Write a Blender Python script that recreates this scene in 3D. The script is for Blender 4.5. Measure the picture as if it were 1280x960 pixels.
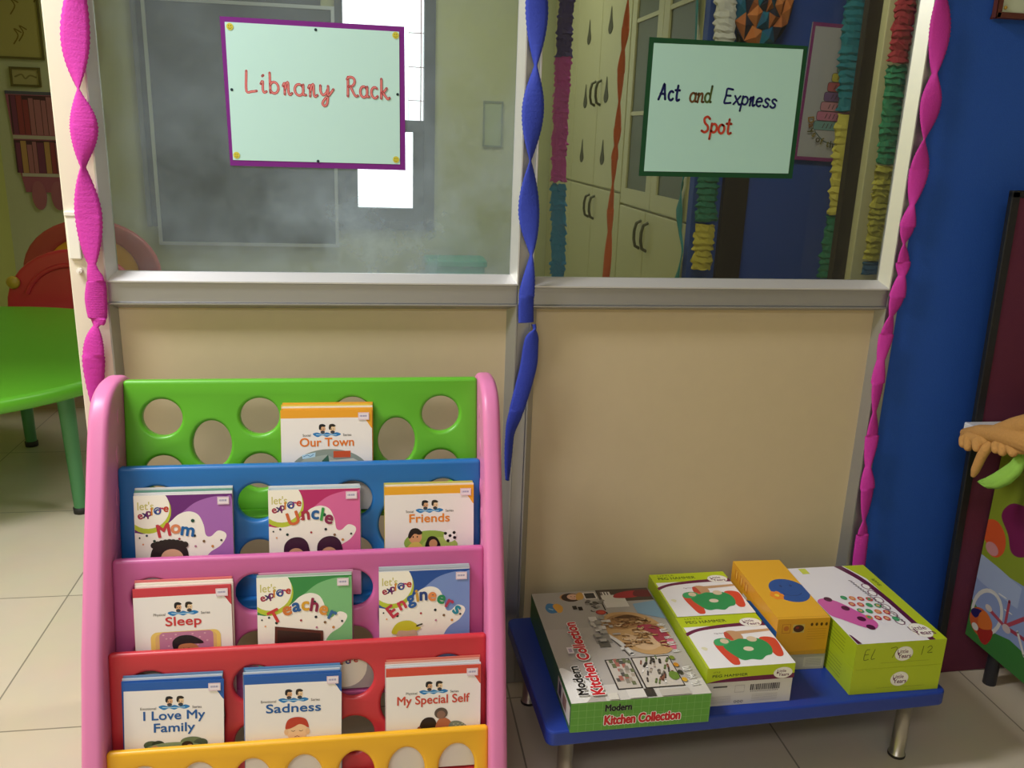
import bpy, bmesh, math, random
from mathutils import Vector, Matrix
from mathutils.geometry import tessellate_polygon
random.seed(7)
for o in list(bpy.data.objects): bpy.data.objects.remove(o)
SC = bpy.context.scene
COL = SC.collection
R = math.radians

# ------------------------------------------------------------------ camera
F, PITCH, ROLL, YAW = 1080.0, R(16.1), R(-2.05), R(9.3)
CAM = Vector((0.0, -1.82, 1.30))
fh = Vector((math.sin(YAW), math.cos(YAW), 0)); rh = Vector((math.cos(YAW), -math.sin(YAW), 0)); UP = Vector((0, 0, 1))
FWD = math.cos(PITCH)*fh - math.sin(PITCH)*UP
DN = -math.sin(PITCH)*fh - math.cos(PITCH)*UP
RT = math.cos(ROLL)*rh + math.sin(ROLL)*DN
D2 = -math.sin(ROLL)*rh + math.cos(ROLL)*DN
cd = bpy.data.cameras.new('camera'); cam = bpy.data.objects.new('camera', cd); COL.objects.link(cam)
cd.sensor_width = 36.0; cd.lens = F/1280*36.0; cd.clip_start = 0.02
m3 = Matrix((RT, -D2, -FWD)).transposed()
cam.matrix_world = Matrix.Translation(CAM) @ m3.to_4x4()
SC.camera = cam
def ray(x, y): return RT*((x-640)/F) + D2*((y-480)/F) + FWD
def onY(x, y, Y): d = ray(x, y); return CAM + d*((Y-CAM.y)/d.y)
def onZ(x, y, Z): d = ray(x, y); return CAM + d*((Z-CAM.z)/d.z)
def onX(x, y, X): d = ray(x, y); return CAM + d*((X-CAM.x)/d.x)

# ------------------------------------------------------------------ light
SC.view_settings.view_transform = 'Standard'; SC.view_settings.look = 'None'
SC.view_settings.gamma = 1.0; SC.view_settings.use_curve_mapping = False
SC.view_settings.exposure = 0.18
w = bpy.data.worlds.new('daylight'); SC.world = w; w.use_nodes = True
w.node_tree.nodes['Background'].inputs[0].default_value = (0.86, 0.93, 1.0, 1)
w.node_tree.nodes['Background'].inputs[1].default_value = 3.0
def area(name, loc, sx, sy, power, col=(1, 0.96, 0.9), rot=(0, 0, 0)):
    l = bpy.data.lights.new(name, 'AREA'); l.shape = 'RECTANGLE'; l.size = sx; l.size_y = sy; l.energy = power; l.color = col
    o = bpy.data.objects.new(name, l); o.location = loc; o.rotation_euler = rot; COL.objects.link(o); return o
area('ceiling_lamp_front', (-1.45, -0.62, 2.72), 1.1, 0.36, 66, (0.99, 0.98, 1.03))
area('ceiling_lamp_rear', (-0.6, -2.9, 2.72), 1.4, 0.6, 26, (0.99, 0.98, 1.03))
area('ceiling_lamp_next_room', (0.2, 3.2, 2.72), 1.2, 0.4, 19, (1, 1, 0.95))
area('added_light_cupboards', (0.85, 0.34, 2.72), 0.9, 0.3, 15, (1, 1, 0.97))  # added light without a known fixture, brightens back blue wall and cupboards

# ------------------------------------------------------------------ materials
def rgb(h):
    h = h.lstrip('#'); return tuple(int(h[i:i+2], 16)/255 for i in (0, 2, 4))
def lin(h):
    if isinstance(h, str):
        h = h.lstrip('#'); h = [int(h[i:i+2], 16)/255 for i in (0, 2, 4)]
    return tuple(((c+0.055)/1.055)**2.4 if c > 0.04045 else c/12.92 for c in h) + (1.0,)
_M = {}
def mat(name, hexc, rough=0.5, metal=0.0, bump=0.0, scale=60, vary=0.0, spec=0.5):
    if name in _M: return _M[name]
    m = bpy.data.materials.new(name); m.use_nodes = True; nt = m.node_tree; b = nt.nodes['Principled BSDF']
    b.inputs['Base Color'].default_value = lin(hexc); b.inputs['Roughness'].default_value = rough; b.inputs['Metallic'].default_value = metal
    b.inputs['Specular IOR Level'].default_value = spec
    if bump or vary:
        tc = nt.nodes.new('ShaderNodeTexCoord'); n = nt.nodes.new('ShaderNodeTexNoise'); n.inputs['Scale'].default_value = scale; n.inputs['Detail'].default_value = 4
        nt.links.new(tc.outputs['Object'], n.inputs['Vector'])
        if bump:
            bp = nt.nodes.new('ShaderNodeBump'); bp.inputs['Strength'].default_value = bump; bp.inputs['Distance'].default_value = 0.002
            nt.links.new(n.outputs['Fac'], bp.inputs['Height']); nt.links.new(bp.outputs['Normal'], b.inputs['Normal'])
        if vary:
            mx = nt.nodes.new('ShaderNodeMix'); mx.data_type = 'RGBA'
            c = lin(hexc); mx.inputs[6].default_value = tuple(k*(1-vary) for k in c[:3])+(1,); mx.inputs[7].default_value = tuple(min(1, k*(1+vary)) for k in c[:3])+(1,)
            nt.links.new(n.outputs['Fac'], mx.inputs[0]); nt.links.new(mx.outputs[2], b.inputs['Base Color'])
    _M[name] = m; return m
def print_mat(name, rough=0.4, spec=0.4):
    if name in _M: return _M[name]
    m = bpy.data.materials.new(name); m.use_nodes = True; nt = m.node_tree; b = nt.nodes['Principled BSDF']
    a = nt.nodes.new('ShaderNodeAttribute'); a.attribute_name = 'Col'
    nt.links.new(a.outputs['Color'], b.inputs['Base Color']); b.inputs['Roughness'].default_value = rough; b.inputs['Specular IOR Level'].default_value = spec
    _M[name] = m; return m
PRINT = print_mat('printed_card', 0.38, 0.35)
PAPER = print_mat('matt_paper', 0.8, 0.2)
ALU = mat('brushed_aluminium', '#b2b3b4', 0.36, 0.75, 0.02, 200)
BEAD = mat('anodised_bead', '#dcdcdc', 0.38, 0.55)
WHITE_ALU = mat('powder_coated_frame', '#e2d8c8', 0.4)
BEIGE = mat('beige_laminate', '#cebd9a', 0.55, 0, 0.03, 30, 0.03)

# ------------------------------------------------------------------ objects
def tag(o, label=None, cat=None, group=None, kind=None):
    if label: o['label'] = label
    if cat: o['category'] = cat
    if group: o['group'] = group
    if kind: o['kind'] = kind
    return o
def empty(name, loc=(0, 0, 0), rz=0.0, rx=0.0, ry=0.0):
    o = bpy.data.objects.new(name, None); o.location = loc; o.rotation_euler = (rx, ry, rz); o.empty_display_size = 0.05; COL.objects.link(o); return o
def thing(name, label, cat, loc=(0, 0, 0), rz=0.0, group=None, **k):
    return tag(empty(name, loc, rz, **k), label, cat, group)
class MB:
    """collects faces (with a colour each) and links them as one mesh object"""
    def __init__(s): s.v = []; s.f = []; s.c = []; s.sm = []
    def face(s, pts, col='#ffffff', smooth=False):
        i = len(s.v); s.v += [tuple(p) for p in pts]; s.f.append(tuple(range(i, i+len(pts)))); s.c.append(col); s.sm.append(smooth)
    def mesh(s, vs, fs, col='#ffffff', smooth=False):
        i = len(s.v); s.v += [tuple(p) for p in vs]
        for f in fs: s.f.append(tuple(i+k for k in f)); s.c.append(col); s.sm.append(smooth)
    def box(s, x0, x1, y0, y1, z0, z1, col='#ffffff', M=None):
        vs = [Vector((x, y, z)) for z in (z0, z1) for y in (y0, y1) for x in (x0, x1)]
        if M: vs = [M @ v for v in vs]
        s.mesh(vs, [(0, 2, 3, 1), (4, 5, 7, 6), (0, 1, 5, 4), (2, 6, 7, 3), (0, 4, 6, 2), (1, 3, 7, 5)], col)
    def tube(s, path, r, n=12, col='#ffffff', flat=1.0, caps=True, axis=None):
        P = [Vector(p) for p in path]; rs = r if isinstance(r, (list, tuple)) else [r]*len(P)
        rings = []; prev = None
        for i, p in enumerate(P):
            t = (P[min(i+1, len(P)-1)] - P[max(i-1, 0)]).normalized()
            a = Vector(axis) if axis else (prev if prev else (Vector((0, 0, 1)) if abs(t.z) < .9 else Vector((1, 0, 0))))
            e1 = (a - t*a.dot(t)).normalized(); e2 = t.cross(e1); prev = e1
            rings.append([p + (e1*math.cos(2*math.pi*k/n) + e2*math.sin(2*math.pi*k/n)*flat)*rs[i] for k in range(n)])
        vs = [q for g in rings for q in g]; fs = []
        for i in range(len(P)-1):
            for k in range(n): a = i*n+k; b = i*n+(k+1) % n; fs.append((a, b, b+n, a+n))
        s.mesh(vs, fs, col, True)
        if caps: s.mesh(rings[0], [tuple(reversed(range(n)))], col); s.mesh(rings[-1], [tuple(range(n))], col)
    def lathe(s, prof, n=24, col='#ffffff', c=(0, 0, 0)):
        vs = [(c[0]+r*math.cos(2*math.pi*k/n), c[1]+r*math.sin(2*math.pi*k/n), c[2]+z) for r, z in prof for k in range(n)]
        fs = []
        for i in range(len(prof)-1):
            for k in range(n): a = i*n+k; b = i*n+(k+1) % n; fs.append((a, b, b+n, a+n))
        s.mesh(vs, fs, col, True)
    def sphere(s, c, r, n=14, col='#ffffff', sc=(1, 1, 1)):
        vs = []; fs = []
        for i in range(n//2+1):
            th = math.pi*i/(n//2)
            for k in range(n): vs.append((c[0]+sc[0]*r*math.sin(th)*math.cos(2*math.pi*k/n), c[1]+sc[1]*r*math.sin(th)*math.sin(2*math.pi*k/n), c[2]-sc[2]*r*math.cos(th)))
        for i in range(n//2):
            for k in range(n): a = i*n+k; b = i*n+(k+1) % n; fs.append((a, b, b+n, a+n))
        s.mesh(vs, fs, col, True)
    def prism(s, pts, O, U, V, N, t, col='#ffffff', smooth=False):
        """polygon pts in the plane O,U,V pulled out by t along N"""
        O, U, V, N = Vector(O), Vector(U), Vector(V), Vector(N)
        a = [O+U*p[0]+V*p[1] for p in pts]; b = [q+N*t for q in a]; n = len(a)
        s.mesh(a, [tuple(reversed(range(n)))], col); s.mesh(b, [tuple(range(n))], col)
        s.mesh(a+b, [(i, (i+1) % n, n+(i+1) % n, n+i) for i in range(n)], col, smooth)
    def build(s, name, m, parent=None, bevel=0.0, seg=2, weld=False, kind=None):
        me = bpy.data.meshes.new(name); me.from_pydata(s.v, [], s.f)
        at = me.color_attributes.new('Col', 'FLOAT_COLOR', 'CORNER'); k = 0; cache = {}
        data = []
        for f, c in zip(s.f, s.c):
            if c not in cache: cache[c] = lin(c)
            data += list(cache[c])*len(f)
        at.data.foreach_set('color', data)
        me.polygons.foreach_set('use_smooth', s.sm)
        me.materials.append(m)
        if weld or bevel:
            bm = bmesh.new(); bm.from_mesh(me); bmesh.ops.remove_doubles(bm, verts=bm.verts, dist=1e-6); bmesh.ops.recalc_face_normals(bm, faces=bm.faces); bm.to_mesh(me); bm.free()
        o = bpy.data.objects.new(name, me); COL.objects.link(o)
        if parent: o.parent = parent
        if bevel:
            b = o.modifiers.new('Bevel', 'BEVEL'); b.width = bevel; b.segments = seg; b.limit_method = 'ANGLE'; b.angle_limit = R(40)
        if kind: o['kind'] = kind
        return o
def curve_panel(name, outline, holes, t, bev, m, parent=None, O=(0, 0, 0), U=(1, 0, 0), V=(0, 0, 1)):
    """flat plastic panel with rounded rims: outline and holes in U,V; front face at O plane, thickness goes to -N"""
    cu = bpy.data.curves.new('tmp', 'CURVE'); cu.dimensions = '2D'; cu.fill_mode = 'BOTH'; cu.extrude = t/2-bev; cu.bevel_depth = bev; cu.bevel_resolution = 3
    def inset(pts, d):
        n = len(pts); out = []
        for i in range(n):
            a = Vector(pts[i-1]); b = Vector(pts[i]); c = Vector(pts[(i+1) % n])
            d1 = (b-a).normalized(); d2 = (c-b).normalized(); nn = (Vector((-d1.y, d1.x))+Vector((-d2.y, d2.x)))
            nn = nn.normalized() if nn.length > 1e-9 else Vector((0, 0)); out.append(b+nn*d)
        return out
    for k, pts in enumerate([outline]+holes):
        area2 = sum(pts[i-1][0]*pts[i][1]-pts[i][0]*pts[i-1][1] for i in range(len(pts)))
        ccw = area2 > 0
        if (k == 0) != ccw: pts = list(reversed(pts))
        sp = cu.splines.new('POLY'); q = inset([Vector(p) for p in pts], bev); sp.points.add(len(q)-1); sp.use_cyclic_u = True
        for p, c in zip(sp.points, q): p.co = (c[0], c[1], 0, 1)
    to = bpy.data.objects.new('tmp', cu); COL.objects.link(to); bpy.context.view_layer.update()
    me = bpy.data.meshes.new_from_object(to.evaluated_get(bpy.context.evaluated_depsgraph_get()))
    bpy.data.objects.remove(to); bpy.data.curves.remove(cu)
    U, V = Vector(U), Vector(V); N = U.cross(V)
    T = Matrix.Translation(Vector(O)-N*(t/2)) @ Matrix((U, V, N)).transposed().to_4x4()
    me.transform(T); me.name = name; me.materials.clear(); me.materials.append(m)
    bm = bmesh.new(); bm.from_mesh(me); bmesh.ops.remove_doubles(bm, verts=bm.verts, dist=1e-6); bmesh.ops.recalc_face_normals(bm, faces=bm.faces); bm.to_mesh(me); bm.free()
    me.polygons.foreach_set('use_smooth', [True]*len(me.polygons)); me.set_sharp_from_angle(angle=R(35))
    o = bpy.data.objects.new(name, me); COL.objects.link(o)
    if parent: o.parent = parent
    return o
def ell(cx, cy, rx, ry, n=40, a0=0, a1=360):
    full = abs(a1-a0) >= 360
    k = n if full else n+1
    return [(cx+rx*math.cos(R(a0+(a1-a0)*i/n)), cy+ry*math.sin(R(a0+(a1-a0)*i/n))) for i in range(k)]
def rrect(x0, x1, y0, y1, r, n=6):
    p = []
    for cx, cy, a in ((x1-r, y1-r, 0), (x0+r, y1-r, 90), (x0+r, y0+r, 180), (x1-r, y0+r, 270)): p += ell(cx, cy, r, r, n, a, a+90)
    return p
def smooth(pts, k=6, closed=False):
    P = [Vector((p[0], p[1])) for p in pts]; n = len(P); out = []
    for i in range(n if closed else n-1):
        p0 = P[(i-1) % n] if (closed or i > 0) else P[0]; p1 = P[i]; p2 = P[(i+1) % n]; p3 = P[(i+2) % n] if (closed or i+2 < n) else P[-1]
        for j in range(k):
            t = j/k; q = 0.5*((2*p1)+(p2-p0)*t+(2*p0-5*p1+4*p2-p3)*t*t+(3*p1-p0-3*p2+p3)*t**3); out.append((q.x, q.y))
    if not closed: out.append((P[-1].x, P[-1].y))
    return out

# ------------------------------------------------------------------ printing (flat colour areas laid on a face)
_G = {}
def glyphs(txt, off=0.0):
    if (txt, off) in _G: return _G[(txt, off)]
    cu = bpy.data.curves.new('t', 'FONT'); cu.body = txt; cu.size = 1.0; cu.offset = off; cu.resolution_u = 4; cu.fill_mode = 'FRONT'
    to = bpy.data.objects.new('t', cu); COL.objects.link(to); bpy.context.view_layer.update()
    me = bpy.data.meshes.new_from_object(to.evaluated_get(bpy.context.evaluated_depsgraph_get()))
    r = [[(me.vertices[i].co.x, me.vertices[i].co.y) for i in p.vertices] for p in me.polygons]
    bpy.data.objects.remove(to); bpy.data.curves.remove(cu); bpy.data.meshes.remove(me)
    xs = [p[0] for f in r for p in f] or [0, 0]
    _G[(txt, off)] = (r, min(xs), max(xs)); return _G[(txt, off)]
def clip(pts, x0, x1, y0, y1):
    def cut(P, ins, inter):
        out = []
        for i in range(len(P)):
            a, b = P[i-1], P[i]
            if ins(b):
                if not ins(a): out.append(inter(a, b))
                out.append(b)
            elif ins(a): out.append(inter(a, b))
        return out
    def ix(x): return lambda a, b: (x, a[1]+(b[1]-a[1])*(x-a[0])/(b[0]-a[0]))
    def iy(y): return lambda a, b: (a[0]+(b[0]-a[0])*(y-a[1])/(b[1]-a[1]), y)
    P = list(pts)
    for ins, it in ((lambda p: p[0] >= x0, ix(x0)), (lambda p: p[0] <= x1, ix(x1)), (lambda p: p[1] >= y0, iy(y0)), (lambda p: p[1] <= y1, iy(y1))):
        if P: P = cut(P, ins, it)
    return P
class Art:
    """flat shapes in u (right), v (up) from the lower-left corner of a face w by h"""
    def __init__(s, w, h): s.w = w; s.h = h; s.e = []
    def poly(s, pts, c):
        s.e.append((c, [list(pts)])); return s
    def rect(s, x0, x1, y0, y1, c): return s.poly([(x0, y0), (x1, y0), (x1, y1), (x0, y1)], c)
    def blob(s, pts, c, k=6): return s.poly(smooth(pts, k, True), c)
    def ell(s, cx, cy, rx, ry, c, rot=0, n=28):
        ca, sa = math.cos(R(rot)), math.sin(R(rot)); return s.poly([(cx+x*ca-y*sa, cy+x*sa+y*ca) for x, y in ell(0, 0, rx, ry, n)], c)
    def line(s, pts, wd, c, closed=False, k=0, cap=True):
        if k: pts = smooth(pts, k, closed)
        P = [Vector((p[0], p[1])) for p in pts]
        if closed: P.append(P[0])
        fs = []
        n = len(P); L = []; Rr = []
        for i, p in enumerate(P):
            if closed: a = P[i-1] if i > 0 else P[-2]; b = P[i+1] if i < n-1 else P[1]
            else: a = P[max(i-1, 0)]; b = P[min(i+1, n-1)]
            t = (b-a); t = t.normalized() if t.length > 1e-9 else Vector((1, 0)); nn = Vector((-t.y, t.x))*wd/2; L.append(p+nn); Rr.append(p-nn)
        for i in range(n-1): fs.append([tuple(L[i]), tuple(L[i+1]), tuple(Rr[i+1]), tuple(Rr[i])])
        if cap and not closed:
            for p in (P[0], P[-1]): fs.append(ell(p.x, p.y, wd/2, wd/2, 10))
        s.e.append((c, fs)); return s
    def text(s, txt, x, y, size, c, off=0.0, align='l', rot=0, sx=1.0, width=None):
        g, a, b = glyphs(txt)
        if width: sx = width/((b-a)*size)
        sh = {'l': -a, 'c': -(a+b)/2, 'r': -b}[align]; ca, sa = math.cos(R(rot)), math.sin(R(rot)); n8 = 0
        shifts = [(0, 0)] if off <= 0 else [(off*size*math.cos(R(45*k)), off*size*math.sin(R(45*k))) for k in range(8)]
        for ox, oy in shifts:
            fs = []; s.e.append((c, fs, .000012 if n8 else .00007)); n8 += 1
            for f in g:
                q = []
                for px, py in f:
                    X = (px+sh)*size*sx+ox; Y = py*size+oy; q.append((x+X*ca-Y*sa, y+X*sa+Y*ca))
                fs.append(q)
        return s
    def tone(s, k): s.e = [(tuple(q*k for q in rgb(e[0])),)+tuple(e[1:]) for e in s.e]
    def into(s, mb, O, U, V, N, step=0.00002, base=0.00006, bounds=True):
        O, U, V, N = Vector(O), Vector(U), Vector(V), Vector(N); h = base
        for e in s.e:
            c, fs = e[0], e[1]; h += step*(e[2]/.00007 if len(e) > 2 else 1)
            for f in fs:
                if bounds: f = clip(f, 0, s.w, 0, s.h)
                if len(f) < 3: continue
                A = sum(f[i-1][0]*f[i][1]-f[i][0]*f[i-1][1] for i in range(len(f)))
                if abs(A) < 1e-12: continue
                pts = [O+U*p[0]+V*p[1]+N*h for p in f]
                if len(f) <= 4: mb.face(pts if A > 0 else pts[::-1], c)
                else:
                    for tri in tessellate_polygon([[Vector((p[0], p[1], 0)) for p in f]]):
                        a, b, d = [f[k] for k in tri]
                        ar = (b[0]-a[0])*(d[1]-a[1])-(d[0]-a[0])*(b[1]-a[1])
                        q = [pts[k] for k in tri]
                        mb.face(q if ar > 0 else q[::-1], c)
# marker-pen handwriting: strokes in units of the x-height
def _a(cx, cy, rx, ry, a0, a1, n=12): return ell(cx, cy, rx, ry, n, a0, a1)
HAND = {
 'L': (1.0, [[(.12, 1.75), (.1, 1.4), (.06, .02), (.5, .02), (.9, .1)]]),
 'i': (.5, [[(.05, .75), (.22, 1.0), (.2, .3), (.3, .02), (.5, .12)], [(.2, 1.42), (.27, 1.5)]]),
 'b': (.95, [[(.1, 1.75), (.1, .9), (.1, .05)], [(.1, .7)]+_a(.42, .5, .36, .48, 120, -150, 14)+[(.1, .12)]]),
 'r': (.74, [[(.0, .72), (.14, 1.0), (.14, .5), (.13, 0)], [(.14, .40), (.30, .92), (.42, 1.05), (.43, .5), (.47, .10), (.58, .0), (.74, .14)]]),
 'a': (.95, [_a(.38, .48, .36, .48, 60, 400, 18), [(.74, .95), (.72, .5), (.74, .1), (.95, .08)]]),
 'y': (1.1, [[(.05, 1.0), (.06, .5), (.25, .2), (.5, .35), (.66, .7)], [(.7, 1.0), (.68, .3), (.6, -.5), (.38, -.75), (.2, -.55), (.4, -.15), (.8, .25), (1.15, .75)]]),
 'R': (1.15, [[(.1, 1.7), (.08, .8), (.06, 0)], [(.0, 1.5), (.25, 1.72), (.65, 1.65), (.78, 1.3), (.55, .95), (.12, .85)], [(.35, .88), (.6, .4), (.85, .05), (1.1, .1)]]),
 'c': (.8, [_a(.4, .48, .36, .48, 55, 320, 16)]),
 'k': (.95, [[(.1, 1.75), (.1, .9), (.08, 0)], [(.65, .95), (.4, .65), (.12, .48)], [(.25, .55), (.5, .25), (.75, .0), (.95, .1)]]),
 'A': (1.25, [[(.0, .0), (.3, .8), (.58, 1.7), (.75, .9), (.95, .05)], [(.18, .6), (.5, .62), (.85, .6)]]),
 't': (.7, [[(.32, 1.6), (.28, .6), (.34, .1), (.5, 0), (.7, .12)], [(.02, 1.1), (.3, 1.12), (.62, 1.12)]]),
 'n': (.95, [[(.0, .8), (.14, 1.0), (.12, .5), (.1, 0)], [(.12, .55), (.35, .92), (.58, .95), (.64, .5), (.66, .1), (.9, .08)]]),
 'd': (.95, [_a(.38, .48, .36, .48, 60, 400, 18), [(.78, 1.75), (.74, .9), (.74, .1), (.92, .05)]]),
 'E': (1.1, [[(.85, 1.65), (.4, 1.7), (.12, 1.62), (.12, .9), (.05, .08), (.4, .05), (.85, .12)], [(.12, .9), (.4, .92), (.7, .92)]]),
 'x': (.85, [[(.05, .95), (.35, .5), (.7, .02), (.85, .05)], [(.72, .98), (.4, .5), (.02, .0)]]),
 'p': (.9, [[(.1, 1.0), (.08, .2), (.02, -.7)], [(.1, .7)]+_a(.42, .52, .36, .46, 120, -150, 14)+[(.1, .15)]]),
 'e': (.85, [[(.1, .5), (.4, .55), (.72, .6)]+_a(.4, .5, .35, .48, 15, 310, 16)]),
 's': (.8, [[(.68, .85), (.4, 1.0), (.15, .82), (.3, .56), (.62, .36), (.55, .06), (.25, .0), (.02, .15)]]),
 'S': (1.0, [[(.88, 1.5), (.55, 1.72), (.2, 1.5), (.3, 1.05), (.7, .7), (.75, .25), (.4, .0), (.02, .15)]]),
 'o': (.85, [_a(.4, .48, .36, .48, 80, 440, 18)]),
}
def hand(art, txt, x, y, xh, c, wd, slant=0.0, dy=0.0, sx=1.0, gap=.16, inner=None):
    for ch in txt:
        if ch == ' ': x += xh*.6*sx; y += dy*xh*.6*sx; continue
        adv, st = HAND[ch]
        for q in st:
            pts = [(x+(p[0]+slant*p[1])*xh*sx, y+p[1]*xh+dy*p[0]*xh*sx) for p in q]
            art.line(pts, wd, c, k=4)
            if inner: art.line(pts, wd*.42, inner, k=4)
        x += (adv+gap)*xh*sx; y += dy*(adv+gap)*xh*sx
    return x
# ================================================================== THE ROOM
def tile_mat():
    m = bpy.data.materials.new('floor_tiles'); m.use_nodes = True; nt = m.node_tree; b = nt.nodes['Principled BSDF']
    tc = nt.nodes.new('ShaderNodeTexCoord'); mp = nt.nodes.new('ShaderNodeMapping'); mp.inputs['Location'].default_value = (0.870+0.59*4, -0.528+0.59*8, 0)
    br = nt.nodes.new('ShaderNodeTexBrick'); br.offset = 0; br.inputs['Scale'].default_value = 1; br.inputs['Brick Width'].default_value = .59; br.inputs['Row Height'].default_value = .59
    br.inputs['Mortar Size'].default_value = .0022; br.inputs['Mortar Smooth'].default_value = .2; br.inputs['Bias'].default_value = 0
    br.inputs['Color1'].default_value = lin('#cfc3ad'); br.inputs['Color2'].default_value = lin('#cabda6'); br.inputs['Mortar'].default_value = lin('#8d8474')
    n = nt.nodes.new('ShaderNodeTexNoise'); n.inputs['Scale'].default_value = 9; n.inputs['Detail'].default_value = 5
    mx = nt.nodes.new('ShaderNodeMix'); mx.data_type = 'RGBA'; mx.blend_type = 'MULTIPLY'; mx.inputs[0].default_value = .12
    L = nt.links.new
    L(tc.outputs['Object'], mp.inputs['Vector']); L(mp.outputs['Vector'], br.inputs['Vector']); L(tc.outputs['Object'], n.inputs['Vector'])
    L(br.outputs['Color'], mx.inputs[6]); L(n.outputs['Color'], mx.inputs[7]); L(mx.outputs[2], b.inputs['Base Color'])
    b.inputs['Roughness'].default_value = .28; b.inputs['Specular IOR Level'].default_value = .35
    return m
def wall(name, x0, x1, y0, y1, z0, z1, m):
    b = MB(); b.box(x0, x1, y0, y1, z0, z1); return b.build(name, m, kind='structure')
GREENW = mat('pale_green_paint', '#b4b88c', .7, 0, .05, 40, .03)
BLUEW = mat('blue_fabric_wall', '#1d52b0', .75, 0, .25, 350, .10)
CREAMW = mat('cream_paint', '#cfc7b2', .75)
b = MB(); b.box(-2.5, 3.2, -4.2, 4.7, -.05, 0); b.build('floor', tile_mat(), kind='structure')
wall('ceiling', -2.5, 3.2, -4.2, 4.7, 2.78, 2.83, mat('ceiling_paint', '#dcd8cc', .8))
wall('wall_left', -2.5, -2.42, -4.1, 4.5, 0, 2.78, mat('yellow_green_paint', '#b4b860', .7, 0, .05, 40))
wall('wall_rear', -2.42, 3.1, -4.2, -4.1, 0, 2.78, CREAMW)
wall('wall_right', 3.1, 3.2, -4.1, 4.5, 0, 2.78, CREAMW)
wall('wall_right_blue', 1.195, 3.1, .002, .06, 0, 2.78, BLUEW)
wall('wall_back_blue', 1.238, 3.1, 1.5, 1.55, 0, 2.78, mat('blue_back_wall', '#244a9c', .75, 0, .2, 300, .08))
# back wall with the window opening
WX0, WX1, WZ0, WZ1 = -.25, .42, .615, 2.32
b = MB()
for q in ((-2.42, WX0, 0, 2.78), (WX1, 1.75, 0, 2.78), (WX0, WX1, 0, WZ0), (WX0, WX1, WZ1, 2.78)): b.box(q[0], q[1], 4.5, 4.62, q[2], q[3])
b.build('wall_back', GREENW, kind='structure')

# ---- partition: posts, rails, panels, glazing
post = mat('cream_post', '#e6dcc8', .45)
def trim(name, x0, x1, y0, y1, z0, z1, m=ALU, bevel=.002):
    b = MB(); b.box(x0, x1, y0, y1, z0, z1); return b.build(name, m, bevel=bevel, kind='structure')
TOPZ = 2.05
p1 = trim('trim_1', -.597, -.531, -.004, .05, 0, 2.78, post)
b = MB()
b.box(-.592, -.570, -.012, -.004, 1.035, 1.125); b.box(-.594, -.568, -.014, -.004, 1.118, 1.128)
b.build('latch_plate', mat('white_latch', '#f0ece0', .35), p1, .002)
b = MB(); b.tube([(-.577, -.004, 1.012), (-.577, -.013, 1.012)], .0055, 12); b.tube([(-.577, -.013, 1.012), (-.577, -.015, 1.012)], .0022, 10, '#555555')
b.build('screw_cap', mat('white_latch', '#f0ece0', .35), p1)
trim('trim_2', .303, .331, -.004, .05, 0, 2.78)
trim('trim_3', 1.169, 1.199, -.004, .05, 0, 2.78)
trim('trim_4', -.531, .303, -.004, .05, .948, .990); trim('trim_5', .331, 1.169, -.004, .05, .946, .986)
trim('trim_6', -.531, .303, -.004, .05, TOPZ, 2.78, BEIGE); trim('trim_7', .331, 1.169, -.004, .05, TOPZ, 2.78, BEIGE)
trim('shade_header', -2.42, -.597, -.004, .05, 1.88, 2.78, BEIGE); trim('trim_8', -.531, .303, -.004, .05, 0, .06); trim('trim_9', .331, 1.169, -.004, .05, 0, .06)  # doorway header is unseen, added and sized to shade the room beyond
def bead(name, x0, x1, z0, z1, wl, wr, wb, wt, parent, m=BEAD, ya=-.009, yb=.014):
    """mitred glazing bead: sloping strip from the frame face back to the pane"""
    b = MB(); o = [(x0, z0), (x1, z0), (x1, z1), (x0, z1)]; i = [(x0+wl, z0+wb), (x1-wr, z0+wb), (x1-wr, z1-wt), (x0+wl, z1-wt)]
    A = [Vector((x, .012, z)) for x, z in o]; B = [Vector((x, ya, z)) for x, z in o]
    C = [Vector((x+(.003 if k in (0, 3) else -.003), ya, z+(.003 if k in (0, 1) else -.003))) for k, (x, z) in enumerate(o)]
    D = [Vector((x, yb, z)) for x, z in i]; E_ = [Vector((x, .022, z)) for x, z in i]
    for k in range(4):
        j = (k+1) % 4
        for p, q in ((A, B), (B, C), (C, D), (D, E_)): b.face([p[k], p[j], q[j], q[k]])
    return b.build(name, m, parent)
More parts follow.
